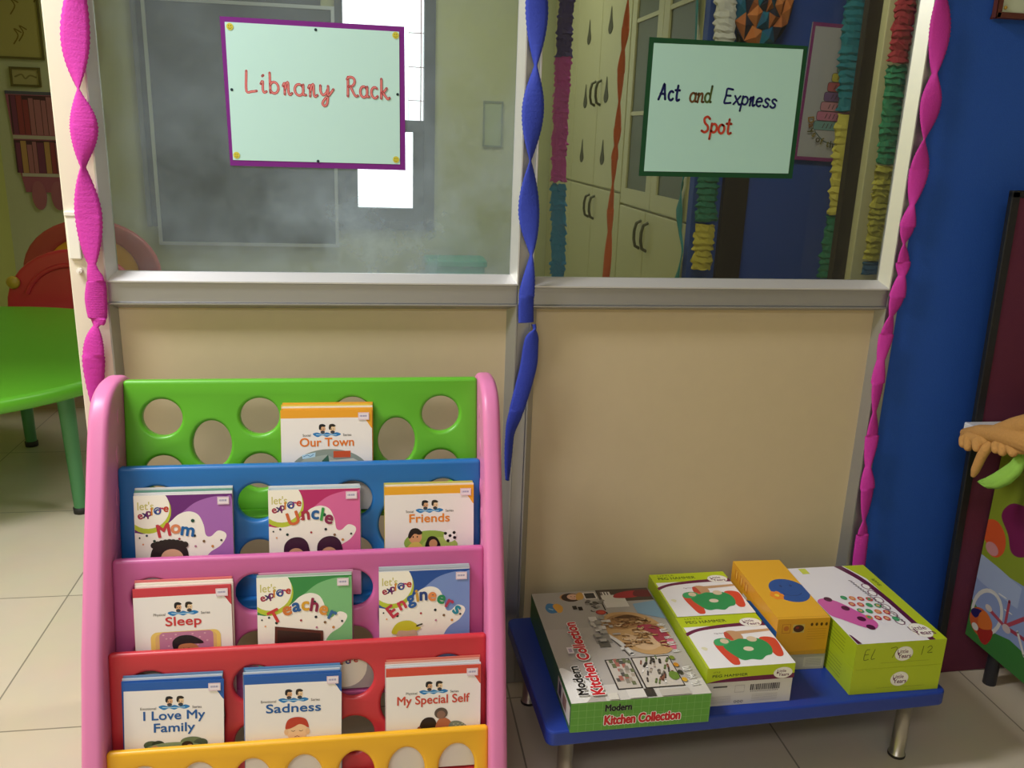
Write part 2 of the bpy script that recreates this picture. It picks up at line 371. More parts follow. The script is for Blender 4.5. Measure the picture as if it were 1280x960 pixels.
def glass_mat(name, tint, dust_haze, dcol):
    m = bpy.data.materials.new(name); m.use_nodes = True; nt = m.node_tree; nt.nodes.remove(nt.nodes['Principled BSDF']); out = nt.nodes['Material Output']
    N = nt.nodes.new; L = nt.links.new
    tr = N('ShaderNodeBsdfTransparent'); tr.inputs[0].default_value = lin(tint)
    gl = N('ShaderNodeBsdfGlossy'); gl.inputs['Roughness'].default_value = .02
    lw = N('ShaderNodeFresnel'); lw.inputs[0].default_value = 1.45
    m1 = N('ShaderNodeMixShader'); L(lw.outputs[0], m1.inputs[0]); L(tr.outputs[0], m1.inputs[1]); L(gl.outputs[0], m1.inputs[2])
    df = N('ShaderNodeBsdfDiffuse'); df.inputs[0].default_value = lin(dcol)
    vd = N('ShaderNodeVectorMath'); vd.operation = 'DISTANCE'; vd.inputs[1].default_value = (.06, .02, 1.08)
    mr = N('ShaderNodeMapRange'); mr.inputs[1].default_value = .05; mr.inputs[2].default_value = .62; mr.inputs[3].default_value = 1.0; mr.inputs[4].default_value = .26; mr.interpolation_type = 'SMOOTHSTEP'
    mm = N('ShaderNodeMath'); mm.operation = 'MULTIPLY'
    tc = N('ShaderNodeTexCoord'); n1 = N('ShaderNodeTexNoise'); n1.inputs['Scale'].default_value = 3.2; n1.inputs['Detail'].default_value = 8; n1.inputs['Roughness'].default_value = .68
    rp = N('ShaderNodeValToRGB'); rp.color_ramp.elements[0].position = .38; rp.color_ramp.elements[0].color = (dust_haze*.22,)*3+(1,); rp.color_ramp.elements[1].position = .72; rp.color_ramp.elements[1].color = (dust_haze,)*3+(1,)
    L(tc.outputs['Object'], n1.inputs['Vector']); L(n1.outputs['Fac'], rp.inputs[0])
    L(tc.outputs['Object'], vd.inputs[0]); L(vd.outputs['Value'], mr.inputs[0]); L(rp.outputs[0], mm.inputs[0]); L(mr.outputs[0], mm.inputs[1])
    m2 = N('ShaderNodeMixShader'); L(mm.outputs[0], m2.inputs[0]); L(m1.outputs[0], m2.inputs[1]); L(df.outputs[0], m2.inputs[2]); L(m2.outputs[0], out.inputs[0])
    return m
w1 = tag(empty('window_1', (0, 0, 0)), kind='structure'); w2 = tag(empty('window_2', (0, 0, 0)), kind='structure')
bead('glazing_bead', -.531, .303, .990, TOPZ, .018, .016, .019, .015, w1); bead('glazing_bead', .331, 1.169, .986, TOPZ, .008, .020, .019, .015, w2)
b = MB(); b.box(-.525, .297, .017, .021, .995, TOPZ-.004); b.build('glass_pane', glass_mat('dust_haze_glass', '#f2f6f2', .44, '#cfe4f6'), w1)  # dust smears, with bluish reflection haze painted into the same diffuse layer
b = MB(); b.box(.337, 1.163, .017, .021, .991, TOPZ-.004); b.build('glass_pane', glass_mat('smoked_glass', '#e9ece4', .04, '#c8d0c8'), w2)
wf = tag(empty('wall_front', (0, 0, 0)), kind='structure')
b = MB(); b.box(-.526, .298, .016, .03, .055, .950); b.build('lower_panel', BEIGE, wf)
b = MB(); b.box(.336, 1.164, .016, .03, .055, .950); b.build('lower_panel', BEIGE, wf)
bead('panel_bead', -.531, .303, .06, .948, .013, .020, .012, .014, wf, ALU); bead('panel_bead', .331, 1.169, .06, .946, .018, .016, .012, .012, wf, ALU)

# ---- far window
wd = tag(empty('window_3', (0, 0, 0)), kind='structure')
DARK = mat('dark_blue_grey_frame', '#3c434d', .5)
b = MB()
b.box(WX0, WX0+.05, 4.46, 4.6, WZ0, WZ1); b.box(WX1-.075, WX1, 4.46, 4.6, WZ0, WZ1); b.box(WX0, WX1, 4.46, 4.6, WZ0, WZ0+.06); b.box(WX0, WX1, 4.46, 4.6, WZ1-.05, WZ1)
b.box(WX0, WX1, 4.47, 4.58, 1.29, 1.37)
b.box(WX0+.05, -.115, 4.49, 4.57, WZ0, 1.30); b.box(.272, WX1-.07, 4.49, 4.57, WZ0, 1.32); b.box(-.115, .272, 4.49, 4.57, WZ0+.05, .765)
b.build('window_frame', DARK, wd)
b = MB()
for k in range(3): b.box(.322+.0, .330, 4.545, 4.555, 1.37, 2.28) if k == 0 else None
for z in (1.5, 1.72, 1.94, 2.16): b.box(.24, .345, 4.546, 4.554, z, z+.006)
b.box(.24, .243, 4.546, 4.554, 1.37, 2.28)
b.build('grille', mat('pinkish_grille', '#c9a0a8', .6), wd)

# ---- door post with dark leaf beyond the smoked pane
d1 = tag(empty('door_1', (0, 0, 0)), kind='structure')
b = MB(); b.box(1.540, 1.70, .80, .86, 0, 2.70); b.build('door_post', mat('cream_door_post', '#d8d0a0', .5), d1, .003)
b = MB(); b.box(1.493, 1.539, .83, .86, 0, 2.70); b.build('door_leaf', mat('dark_brown_leaf', '#241b17', .5), d1, .002)
trim('trim_10', 1.352, 1.452, 1.47, 1.50, 0, 2.6, mat('dark_brown_leaf', '#241b17', .5))

# ================================================================== BOOK RACK
rack = thing('book_rack', 'plastic five tier book rack with pink sides and green, blue, mauve, red and yellow panels', 'bookshelf', (0, 0, 0))
PINK = mat('pink_plastic', '#da7db0', .38, 0, .02, 90)
TILT = R(10); TN = Vector((0, -math.cos(TILT), math.sin(TILT))); TV = Vector((0, math.sin(TILT), math.cos(TILT)))
TIERS = dict(green=(-.150, .826, '#5fb22a'), blue=(-.233, .681, '#1f6bb0'), mauve=(-.319, .535, '#c4619a'), red=(-.390, .388, '#c4333c'), yellow=(-.453, .230, '#eab020'))
RX0, RX1 = -.477, .203
HT = dict(green=.262, blue=.262, mauve=.262, red=.255, yellow=.185)
FLOORZ = {}; PD = dict(green=.032, blue=.038, mauve=.0265, red=.0185); TH = dict(green=.026, blue=.022, mauve=.019, red=.015, yellow=.015)
for k, (y0, z0, colr) in TIERS.items():
    h = HT[k]; O = Vector((0, y0, z0)) - TV*h
    holes = []
    if k != 'yellow':
        for x in (-.408, -.226, -.047, .128): holes.append(ell(x, h-.073, .0375, .036)); holes.append(ell(x, h-.183, .0375, .036))
        for x in (-.317, -.137, .0395): holes.append(ell(x, h-.127, .037, .047))
    else:
        for x in (-.414, -.321, -.228, -.137, -.043, .049, .143): holes.append(ell(x, h-.078, .034, .047))
    pl = curve_panel('shelf_panel', rrect(RX0, RX1, 0, h, .008), holes, TH[k], .0066, mat(k+'_plastic', colr, .36, 0, .02, 90), rack, O, (1, 0, 0), TV)
    pl['label'] = k+' panel with round holes'
    if k != 'yellow':
        zb = z0-h*math.cos(TILT)+.004; yb = y0-h*math.sin(TILT); FLOORZ[k] = zb
        b = MB(); b.box(RX0+.004, RX1-.004, yb-PD[k], yb+.004, zb-.008, zb); b.build('pocket_floor', _M[k+'_plastic'], rack, .002)
prof = smooth([(-.095, .818), (-.115, .827), (-.150, .831), (-.190, .829), (-.226, .816), (-.252, .790), (-.272, .752), (-.290, .712)], 5) + [(-.345, .585), (-.420, .400), (-.480, .205), (-.528, .03), (-.525, 0), (-.09, 0), (-.075, .02), (-.075, .795)]
for x0, x1, sgn in ((-.513, RX0+.001, 1), (RX1-.001, .236, -1)):
    sp = curve_panel('side_panel', [(-p[0], p[1]) for p in prof][::-1], [], x1-x0, .011, PINK, rack, (x0, 0, 0), (0, -1, 0), (0, 0, 1))
    b = MB()
    xi = x1 if sgn > 0 else x0
    rr = random.Random(3)
    for z in [.14+.062*i for i in range(11)]:
        yf = -.54+.0+(z*.36)
        b.sphere((xi, yf+.068+rr.uniform(-.004, .01), z+rr.uniform(-.01, .01)), .011+.005*rr.random(), 12, '#ffffff', (.10, 1, 1.25))
    bm = bmesh.new(); bm.from_mesh(sp.data); vv = [bm.verts.new(v) for v in b.v]
    for f in b.f:
        try: bm.faces.new([vv[i] for i in f]).smooth = True
        except ValueError: pass
    bm.to_mesh(sp.data); bm.free()
# ================================================================== BOOKS
PAGES = mat('page_block', '#e8e4d8', .8)
LET = {'red': '#c03048', 'orange': '#e07838', 'blue': '#1f5aa8', 'green': '#2f8a4a', 'maroon': '#8a2438', 'purple': '#6a3a88', 'yellow': '#d8b028'}
def series_cover(a, band, tcol, lines, small, pic, band2=None):
    """white cover with a coloured band on top, small logo, title and a picture"""
    W, H = a.w, a.h; T = lambda v: H-v
    a.rect(0, W, 0, H, '#ece6e2')
    a.poly([(0, T(0)), (0, T(.0155))]+smooth([(.02, T(.0155)), (W-.03, T(.0155)), (W-.014, T(.019)), (W-.003, T(.034)), (W, T(.037))], 5)+[(W, T(0))], band)
    cx, cy = W*.5, T(.043)
    sw = [(cx-.027, cy-.004), (cx-.019, cy-.001), (cx-.008, cy-.004), (cx, cy-.001), (cx+.009, cy-.004), (cx+.019, cy-.001), (cx+.027, cy-.005), (cx+.018, cy-.009), (cx+.008, cy-.007), (cx, cy-.010), (cx-.009, cy-.007), (cx-.018, cy-.010)]
    a.blob(sw, '#2c7ab8', 4); a.line([(cx-.02, cy-.005), (cx-.008, cy-.006), (cx+.004, cy-.006), (cx+.018, cy-.006)], .0011, '#bfe0f0', k=3)
    for dx, sk, hr in ((-.008, '#d8a880', '#1c1c20'), (.011, '#e8c8a0', '#302820')):
        a.ell(cx+dx, cy+.006, .0055, .0062, sk); a.blob([(cx+dx-.007, cy+.006), (cx+dx-.006, cy+.014), (cx+dx+.001, cy+.0155), (cx+dx+.006, cy+.012), (cx+dx+.003, cy+.010), (cx+dx-.002, cy+.010), (cx+dx-.004, cy+.004)], hr, 4)
        a.ell(cx+dx-.002, cy+.0055, .0008, .001, '#101010', n=8); a.ell(cx+dx+.002, cy+.0055, .0008, .001, '#101010', n=8); a.line([(cx+dx-.002, cy+.003), (cx+dx, cy+.0022), (cx+dx+.002, cy+.003)], .0007, '#803030')
        a.ell(cx+dx, cy-.0005, .0042, .003, '#38404a')
    a.text(small, cx-.031, cy-.0085, .0068, '#504840', .004, 'r'); a.text('Series', cx+.031, cy-.0085, .0068, '#504840', .004, 'l')
    v = .071
    for ln, wd in lines:
        a.text(ln, W*.5, T(v), .0235, tcol, .020, 'c', width=wd); v += .023
    pic(a, W, T, v-.023)
def pic_town(a, W, T, v):
    c = W*.5; a.poly([(p[0], p[1]) for p in ell(c+.004, T(.125), .077, .048, 40, 0, 180)], '#8c968c')
    a.poly([(c-.073, T(.115)), (c-.04, T(.094)), (c+.0, T(.088)), (c+.02, T(.1)), (c-.01, T(.125)), (c-.07, T(.125))], '#a8b0a4')
    a.rect(c+.012, c+.045, T(.094), T(.081), '#c8502c'); a.rect(c+.012, c+.045, T(.097), T(.094), '#8a8a80'); a.poly([(c+.0, T(.1)), (c+.05, T(.096)), (c+.075, T(.11)), (c+.03, T(.112))], '#c8c8bc')
    a.poly([(c-.048, T(.088)), (c-.022, T(.083)), (c-.023, T(.092)), (c-.047, T(.096))], '#b8d8e8'); a.line([(c-.045, T(.091)), (c-.038, T(.088)), (c-.032, T(.091)), (c-.026, T(.087))], .0013, '#3878a8')
    a.poly([(c-.01, T(.10)), (c+.002, T(.088)), (c+.006, T(.12)), (c-.01, T(.12))], '#3c6450'); a.ell(c+.045, T(.114), .012, .006, '#3a4a5a'); a.ell(c+.02, T(.114), .012, .005, '#5a7080')
def pic_friends(a, W, T, v):
    c = W*.5; a.ell(c+.0, T(.112), .050, .024, '#8fae4a'); a.ell(c+.02, T(.118), .035, .016, '#a8c060')
    a.ell(c-.028, T(.100), .013, .014, '#d8a070'); a.blob([(c-.042, T(.098)), (c-.036, T(.085)), (c-.024, T(.083)), (c-.014, T(.092)), (c-.02, T(.096)), (c-.03, T(.094)), (c-.038, T(.103))], '#241c18', 4)
    a.ell(c-.024, T(.1), .0014, .0018, '#101010', n=8); a.ell(c-.032, T(.1), .0014, .0018, '#101010', n=8); a.blob([(c-.045, T(.128)), (c-.035, T(.112)), (c-.02, T(.112)), (c-.012, T(.128))], '#d8c060', 4)
    a.blob([(c-.008, T(.124)), (c-.003, T(.103)), (c+.008, T(.1)), (c+.017, T(.107)), (c+.02, T(.124))], '#1a1614', 4); a.ell(c+.007, T(.115), .008, .009, '#c89468')
    a.ell(c+.040, T(.100), .0125, .0125, '#f4f2ec')
    for dx, dy in ((0, 0), (-.009, .005), (.008, .006), (-.004, -.010), (.009, -.004)): a.ell(c+.040+dx, T(.100)+dy, .0034, .0034, '#181818', n=6)
def pic_sleep(a, W, T, v):
    c = W*.5; T0 = T; T = lambda q: T0(q-.005)
    a.poly(rrect(c-.058, c+.064, T(.15), T(.087), .012), '#e4c468'); a.poly(rrect(c-.050, c+.057, T(.15), T(.090), .010), '#d8b070'); a.poly(rrect(c-.043, c+.051, T(.15), T(.088), .008), '#b87898')
    for i in range(14): a.ell(c-.036+(i*.0127) % .08, T(.093+.007*(i % 4)), .002, .0014, '#d8a8b8', n=8)
    a.blob([(c-.02, T(.118)), (c-.02, T(.105)), (c-.008, T(.096)), (c+.012, T(.096)), (c+.03, T(.106)), (c+.032, T(.112)), (c+.012, T(.112)), (c-.002, T(.114)), (c-.014, T(.122))], '#1e1a20', 5)
    a.blob([(c-.012, T(.125)), (c-.008, T(.113)), (c+.012, T(.111)), (c+.024, T(.118)), (c+.024, T(.13)), (c-.01, T(.13))], '#b87850', 5); a.line([(c-.002, T(.119)), (c+.003, T(.121)), (c+.008, T(.119))], .0009, '#3a2018', k=3)
def pic_family(a, W, T, v):
    c = W*.5
    for dx, dv, rx, ry, cc in ((-.04, .118, .013, .008, '#4a5a44'), (-.028, .12, .012, .01, '#2c3a2c'), (.03, .114, .02, .009, '#6a7a5a'), (.045, .117, .012, .008, '#4a5848'), (0, .126, .05, .012, '#8a9a74'), (.022, .12, .01, .007, '#382c24'), (-.034, .127, .008, .008, '#c89870'), (.026, .127, .008, .008, '#d0a078')):
        a.ell(c+dx, T(dv), rx, ry, cc)
def pic_sad(a, W, T, v):
    c = W*.5+.006; a.ell(c, T(.108), .0185, .021, '#e8c49c'); a.ell(c-.019, T(.109), .004, .006, '#e0b890'); a.ell(c+.019, T(.109), .004, .006, '#e0b890')
    a.blob([(c-.021, T(.102)), (c-.016, T(.086)), (c, T(.081)), (c+.016, T(.086)), (c+.021, T(.102)), (c+.012, T(.097)), (c+.004, T(.095)), (c-.006, T(.1)), (c-.014, T(.103))], '#b8402c', 5)
    for dx in (-.007, .007): a.line([(c+dx-.003, T(.107)), (c+dx, T(.1085)), (c+dx+.003, T(.107))], .0009, '#402818')
    a.line([(c-.004, T(.119)), (c, T(.117)), (c+.004, T(.119))], .0009, '#803828'); a.blob([(c-.02, T(.15)), (c-.016, T(.13)), (c+.016, T(.13)), (c+.02, T(.15))], '#3a78a8', 4)
def pic_self(a, W, T, v):
    c = W*.5+.01
    a.blob([(c-.035, T(.125)), (c-.033, T(.106)), (c-.022, T(.098)), (c-.008, T(.102)), (c-.004, T(.125))], '#2a1c18', 5); a.ell(c-.037, T(.121), .004, .006, '#8a4830')
    a.blob([(c-.005, T(.125)), (c-.002, T(.105)), (c+.01, T(.1)), (c+.022, T(.108)), (c+.026, T(.125))], '#b06848', 5)
    a.ell(c+.004, T(.091), .0125, .011, '#5a4c44'); a.ell(c+.004, T(.094), .008, .008, '#8a6858')
    a.blob([(c+.02, T(.125)), (c+.022, T(.11)), (c+.036, T(.108)), (c+.05, T(.116)), (c+.056, T(.126))], '#7c8478', 5)
    for i in range(6): a.ell(c+.028+.004*i, T(.114+.003*(i % 2)), .0018, .0014, '#a8b0a0', n=6)
def explore_cover(a, dark, light, letters, pic, pale):
    W, H = a.w, a.h; T = lambda v: H-v
    S = lambda xc, yc: ((xc-255)*.3646e-3, T((yc-655)*.398e-3))
    a.rect(0, W, 0, H, dark)
    a.blob([S(430, 790), S(500, 730), S(560, 690), S(640, 668), S(700, 668), S(735, 690), S(742, 960), S(560, 1000), S(430, 900)], light)
    a.blob([S(500, 800), S(560, 730), S(640, 690), S(705, 720), S(700, 790), S(650, 830)], light)
    a.rect(0, W, 0, H*.28, pale)
    a.blob([S(235, 850), S(300, 836), S(370, 822), S(430, 780), S(470, 748), S(520, 735), S(565, 752), S(590, 800), S(600, 850), S(625, 858), S(660, 832), S(695, 842), S(700, 866), S(670, 905), S(620, 935), S(590, 975), S(560, 1050), S(240, 1060)], '#f2ece2')
    a.ell(*S(322, 728), .041, .043, '#b8c43c'); a.ell(*S(322, 712), .0385, .040, '#f4eee0')
    x, y = S(272, 722); a.text("let's", x, y, .021, '#c8c070', .012, sx=.9)
    x, y = S(278, 768)
    for ch, cc, dy, rt in (('e', '#a02848', 0, 20), ('x', '#402860', .003, 10), ('p', '#702060', .006, 8), ('l', '#d08030', .008, 0), ('o', '#2a4a90', .0095, 0), ('r', '#b03060', .013, -8), ('e', '#c04030', .015, -12)):
        a.text(ch, x, y+dy, .020, cc, .03, rot=rt); x += .0072
    x, y = S(368, 728); a.line(ell(x, y, .0058, .006, 18), .0022, '#2a4a90', True)
    for i, (xc, yc) in enumerate(((277, 855), (312, 845), (348, 872), (293, 886), (470, 865), (545, 852), (538, 780), (676, 878), (632, 906), (420, 798), (548, 903), (590, 880))):
        x, y = S(xc, yc); r = .0034 if i == 6 else .0017+.0009*(i % 3)/2; a.ell(x, y, r, r, ['#303a3a', '#283848', '#203a30', '#e0a070', '#a83040', '#202830', '#1f4a3c', '#303838', '#c88848', '#c03848', '#b87890', '#806040'][i], n=12)
    for ch, xc, yc, sz, rt, cc in letters:
        x, y = S(xc, yc); a.text(ch, x, y, sz, cc, .032, 'c', rot=rt)
    pic(a, S)
def pic_mom(a, S):
    a.blob([S(325, 960), S(335, 915), S(365, 885), S(410, 870), S(465, 878), S(500, 905), S(512, 945), S(500, 1010), S(330, 1010)], '#2a2220'); a.ell(*S(432, 955), .020, .017, '#d8a888')
    for k in range(9): a.ell(*S(345+19*k, 893-14*math.sin(math.pi*k/8)), .006, .006, '#2a2220', n=12)
def pic_uncle(a, S):
    for xc in (390, 560): a.blob([S(xc-62, 960), S(xc-56, 920), S(xc-28, 893), S(xc+14, 886), S(xc+48, 900), S(xc+66, 935), S(xc+66, 1010), S(xc-60, 1010)], '#3c1c34'); a.ell(*S(xc, 980), .016, .016, '#c89878')
def pic_teacher(a, S):
    a.poly([S(340, 888), S(580, 920), S(580, 1000), S(336, 1000)], '#5a2c24'); a.poly([S(352, 906), S(568, 932), S(568, 1000), S(348, 1000)], '#38241f')
def pic_eng(a, S):
    a.blob([S(322, 960), S(330, 925), S(360, 902), S(410, 898), S(445, 915), S(455, 930), S(470, 936), S(440, 952), S(400, 958)], '#c8c030', 6); a.blob([S(350, 950), S(400, 948), S(445, 950), S(440, 1010), S(350, 1010)], '#c8a890'); a.line([S(448, 926), S(475, 918)], .003, '#3a3a30')
    a.rect(0, S(340, 0)[0], 0, a.h*.26, '#5a78b8')
def arc_letters(txt, x0, x1, ymid, arch, size, cols, r0=22):
    out = []; n = len(txt); ws = [glyphs(ch)[2]-glyphs(ch)[1]+.10 for ch in txt]; tot = sum(ws)-ws[0]/2-ws[-1]/2
    for i, ch in enumerate(txt):
        t = (sum(ws[:i])+ws[i]/2-ws[0]/2)/tot; out.append((ch, x0+(x1-x0)*t, ymid-arch*4*t*(1-t), size, r0*(1-2*t), cols[i % len(cols)]))
    return out
STICK = mat('price_label', '#e9dde4', .6)
def book(label, tier, x0, x1, ztop, off, t, roll, edge, cover=None, group=None, sticker=True, spine='#d8d4cc', base=None):
    """picture book leaning on a tier: base on the pocket floor, back at distance off from the panel"""
    y0, z0, _ = TIERS[tier]; zb = FLOORZ[tier] if base is None else base
    w = x1-x0; h = (ztop-zb)/math.cos(TILT); yb = y0-(z0-zb)*math.tan(TILT)
    lift = abs(math.sin(roll))*w/2
    t0 = thing('picture_book', label, 'book', Vector(((x0+x1)/2, yb, zb+.0004+lift)) + TN*(off+.0006) + Vector((0, 0, 0)), 0, group)
    t0.rotation_euler = (-TILT, 0, 0)
    if roll: t0.rotation_mode = 'XYZ'; t0.matrix_world = Matrix.Translation(t0.location) @ Matrix.Rotation(-TILT, 4, 'X') @ Matrix.Rotation(roll, 4, 'Y')
    b = MB(); b.box(-w/2+.0012, w/2-.0012, -t+.0007, -.0007, .0008, h-.0012); b.build('pages', PAGES, t0)
    b = MB(); b.box(-w/2, w/2, -t, -t+.0007, 0, h, edge); b.box(-w/2, w/2, -.0007, 0, 0, h, edge); b.box(-w/2-.0003, -w/2+.0009, -t, 0, 0, h, spine if spine else edge)
    if cover:
        a = Art(w, h); cover(a); a.into(b, (-w/2, -t, 0), (1, 0, 0), (0, 0, 1), (0, -1, 0))
    b.build('cover', PRINT, t0)
    if sticker and cover:
        a = Art(.021, .0145); a.rect(0, .021, 0, .0145, '#e9dde4'); a.line([(.001, .001), (.02, .001), (.02, .0135), (.001, .0135)], .0006, '#c87890', True)
        for i in range(7): a.rect(.0035+.002*i, .0045+.002*i+.0004*(i % 2), .006, .0095, '#8a88b0')
        b = MB(); b.box(0, .021, -.0002, 0, 0, .0145, '#e9dde4'); a.into(b, (0, -.0002, 0), (1, 0, 0), (0, 0, 1), (0, -1, 0))
        s = b.build('price_sticker', PRINT, t0); s.location = (w/2-.0265, -t-.0013, h-.0165-.0035)
    return t0
ORD = ['directly behind', 'second behind', 'third behind', 'fourth behind']
def stack(tier, x0, x1, ztop, zback, n, roll, label, short, cover, edges, t=.0046, spine=None, jit=1):
    if tier == 'red': t = .0027
    """front book with its cover showing and n-1 copies of the series behind it, of which the top edges show"""
    rr = random.Random(len(label)+int(x0*1000))
    tot = n*t
    for i in range(n):                                   # i = 0 is the rearmost
        front = i == n-1; off = i*(t+.0006)
        z = ztop if front else ztop + (zback-ztop)*(1-i/max(1, n-1))*.62
        e = edges[i % len(edges)]
        if front: book(label, tier, x0, x1, z, off, t, roll, e, cover, spine=spine or e)
        else:
            dx = jit*rr.uniform(-.0015, .0022)
            k = n-2-i
            book('thin book %s the %s' % (ORD[min(k, 3)], short), tier, x0+dx, x1+dx, z, off, t, roll*.35, e, None, 'books stacked behind the '+short, spine=e)
T_, P_ = '#e8a838', '#e8e0d0'
stack('green', -.183, -.009, .768, .787, 5, 0, 'white picture book with orange band and orange title, alone on the green panel', 'orange-banded book on the green panel', lambda a: series_cover(a, '#e8a22c', '#e0782a', [('Our Town', .103)], 'Social', pic_town), [T_, '#e0c048', P_, '#e8a838', '#e8a22c'])
stack('blue', -.444, -.269, .632, .649, 4, 0, 'purple picture book showing curly dark hair, on the blue panel', 'purple book on the blue panel', lambda a: explore_cover(a, '#6a2c74', '#a468b0', arc_letters('Mom', 400, 508, 850, 14, .034, ['#c03a44', '#d8865c', '#1f62a0'], 10), pic_mom, '#b890c8'), ['#d8d8d8', '#6a9a8a', '#d8d8d8', '#d8d4cc'])
stack('blue', -.204, -.033, .634, .643, 3, 0, 'magenta picture book with two dark haired heads, middle of the blue panel', 'magenta book on the blue panel', lambda a: explore_cover(a, '#b83068', '#d8689c', arc_letters('Uncle', 388, 556, 822, 24, .035, ['#d0683c', '#a83444', '#2a6098', '#3a9a4a', '#8a2a50'], 16), pic_uncle, '#e090b8'), ['#d8d8d8', '#b8c8d0', '#d8d4cc'])
stack('blue', .014, .187, .634, .643, 3, 0, 'white picture book with yellow band, showing children and a football', 'football book on the blue panel', lambda a: series_cover(a, '#e8a82c', '#e0842a', [('Friends', .078)], 'Social', pic_friends), ['#c8c060', P_, '#e8a82c'])
stack('mauve', -.434, -.264, .487, .504, 4, -.010, 'white picture book with red band showing a child asleep on a pillow', 'red-banded book on the mauve panel', lambda a: series_cover(a, '#c8404a', '#c8383c', [('Sleep', .062)], 'Physical', pic_sleep), ['#d87070', P_, '#e8d8d0', '#c8404a'])
stack('mauve', -.221, -.049, .496, .505, 3, 0, 'green picture book with a brown blackboard corner, on the mauve panel', 'green book on the mauve panel', lambda a: explore_cover(a, '#3c8a48', '#7cb87c', arc_letters('Teacher', 356, 618, 866, 50, .035, ['#c8403c', '#d0783c', '#2a5a98', '#d8a030', '#8a2448', '#d89040', '#3a6a9a'], 26), pic_teacher, '#a8d0a0'), ['#c88aa8', '#a8b8a8', '#c8d0c8'])
stack('mauve', .0015, .173, .498, .507, 3, 0, 'blue picture book showing a yellow hard hat, on the mauve panel', 'blue book on the mauve panel', lambda a: explore_cover(a, '#2a5098', '#7890c8', arc_letters('Engineers', 340, 645, 872, 72, .034, ['#c0384a', '#c83c4c', '#2a5aa0', '#c89a40', '#28407c', '#e08a50', '#2a8a58', '#b03a58', '#2a8aa0'], 36), pic_eng, '#88a0d0'), ['#b8c0c8', '#a8b0b8', '#c8c8c8'])
stack('red', -.452, -.281, .336, .353, 4, .022, 'white picture book with blue band and a two-line blue title', 'two-line blue title book on the red panel', lambda a: series_cover(a, '#2a5ca8', '#235a9c', [('I Love My', .105), ('Family', .070)], 'Emotional', pic_family), ['#6888b0', '#c8d0d8', '#2a5ca8', '#2a5ca8'])
stack('red', -.243, -.071, .337, .356, 5, .016, 'white picture book with blue band showing a red haired child', 'red haired child book on the red panel', lambda a: series_cover(a, '#2a5ca8', '#235a9c', [('Sadness', .097)], 'Emotional', pic_sad), ['#5888b8', '#8aa8c8', '#c8d0d8', '#3a6ab0', '#2a5ca8'])
stack('red', .0115, .188, .336, .356, 5, .008, 'white picture book with orange-red band showing two people hugging', 'hugging people book on the red panel', lambda a: series_cover(a, '#d0503c', '#c84a38', [('My Special Self', .135)], 'Physical', pic_self), ['#d87868', '#e0a898', '#d8d8d8', '#d8e0e8', '#d0503c'])
def odd(a):
    W, H = a.w, a.h; a.rect(0, W, 0, H, '#a8a0a4'); a.ell(.03, H-.032, .040, .040, '#efe9dc')
    x, y = .008, H-.03
    for ch, cc in (('x', '#402860'), ('p', '#702060'), ('l', '#d08030'), ('o', '#2a4a90'), ('r', '#b03060'), ('e', '#c04030')): a.text(ch, x, y, .018, cc, .03); x += .0075; y += .0012
book('book slipped low behind the red panel, showing through its round hole', 'mauve', -.092, .055, .355, .0185, .005, 0, '#d8d4cc', odd, sticker=False)
# ================================================================== BENCH AND GAME BOXES
BZ = .200
bench = thing('bench', 'low blue bench with round metal legs, carrying the game boxes', 'bench', (.318, -.447, 0), R(2.5))
BL = mat('blue_painted_board', '#1d3a96', .38, 0, .03, 60)
b = MB(); b.prism(rrect(0, .872, 0, .412, .018), (0, 0, BZ-.033), (1, 0, 0), (0, 1, 0), (0, 0, 1), .033); b.build('bench_top', BL, bench, .004, weld=True)
STEEL = mat('brushed_steel_leg', '#b8b2a8', .32, .85)
for x, y in ((.050, .040), (.825, .060), (.050, .365), (.825, .365)):
    b = MB(); b.lathe([(.0001, 0), (.017, 0), (.018, .002), (.018, .007), (.0155, .008), (.0155, BZ-.035), (.028, BZ-.035), (.028, BZ-.0332), (.0001, BZ-.0332)], 24, c=(x, y, 0)); l = b.build('leg', STEEL, bench)
    b = MB(); b.lathe([(.0001, 0.0003), (.0186, .0003), (.0186, .006), (.0181, .0065)], 24, '#303030', (x, y, 0)); b.build('foot_cap', mat('dark_rubber', '#2a2826', .6), l)
def card_box(name, label, loc, rz, w, d, h, parts, group=None):
    """parts: list of (part name, z0, z1, inset, side colour, top colour, [(face, Art)])"""
    t = thing(name, label, 'box', loc, rz, group)
    for pn, z0, z1, ins, cs, ct, arts in parts:
        b = MB(); x0, x1, y0, y1 = ins, w-ins, ins, d-ins
        b.box(x0, x1, y0, y1, z0, z1, cs)
        b.c[-5] = ct
        for fc, a in arts:
            O, U, V, N = {'top': ((x0, y0, z1), (1, 0, 0), (0, 1, 0), (0, 0, 1)), 'front': ((x0, y0, z0), (1, 0, 0), (0, 0, 1), (0, -1, 0)),
                          'left': ((x0, y1, z0), (0, -1, 0), (0, 0, 1), (-1, 0, 0))}[fc]
            a.into(b, O, U, V, N)
        b.build(pn, PRINT, t)
    return t
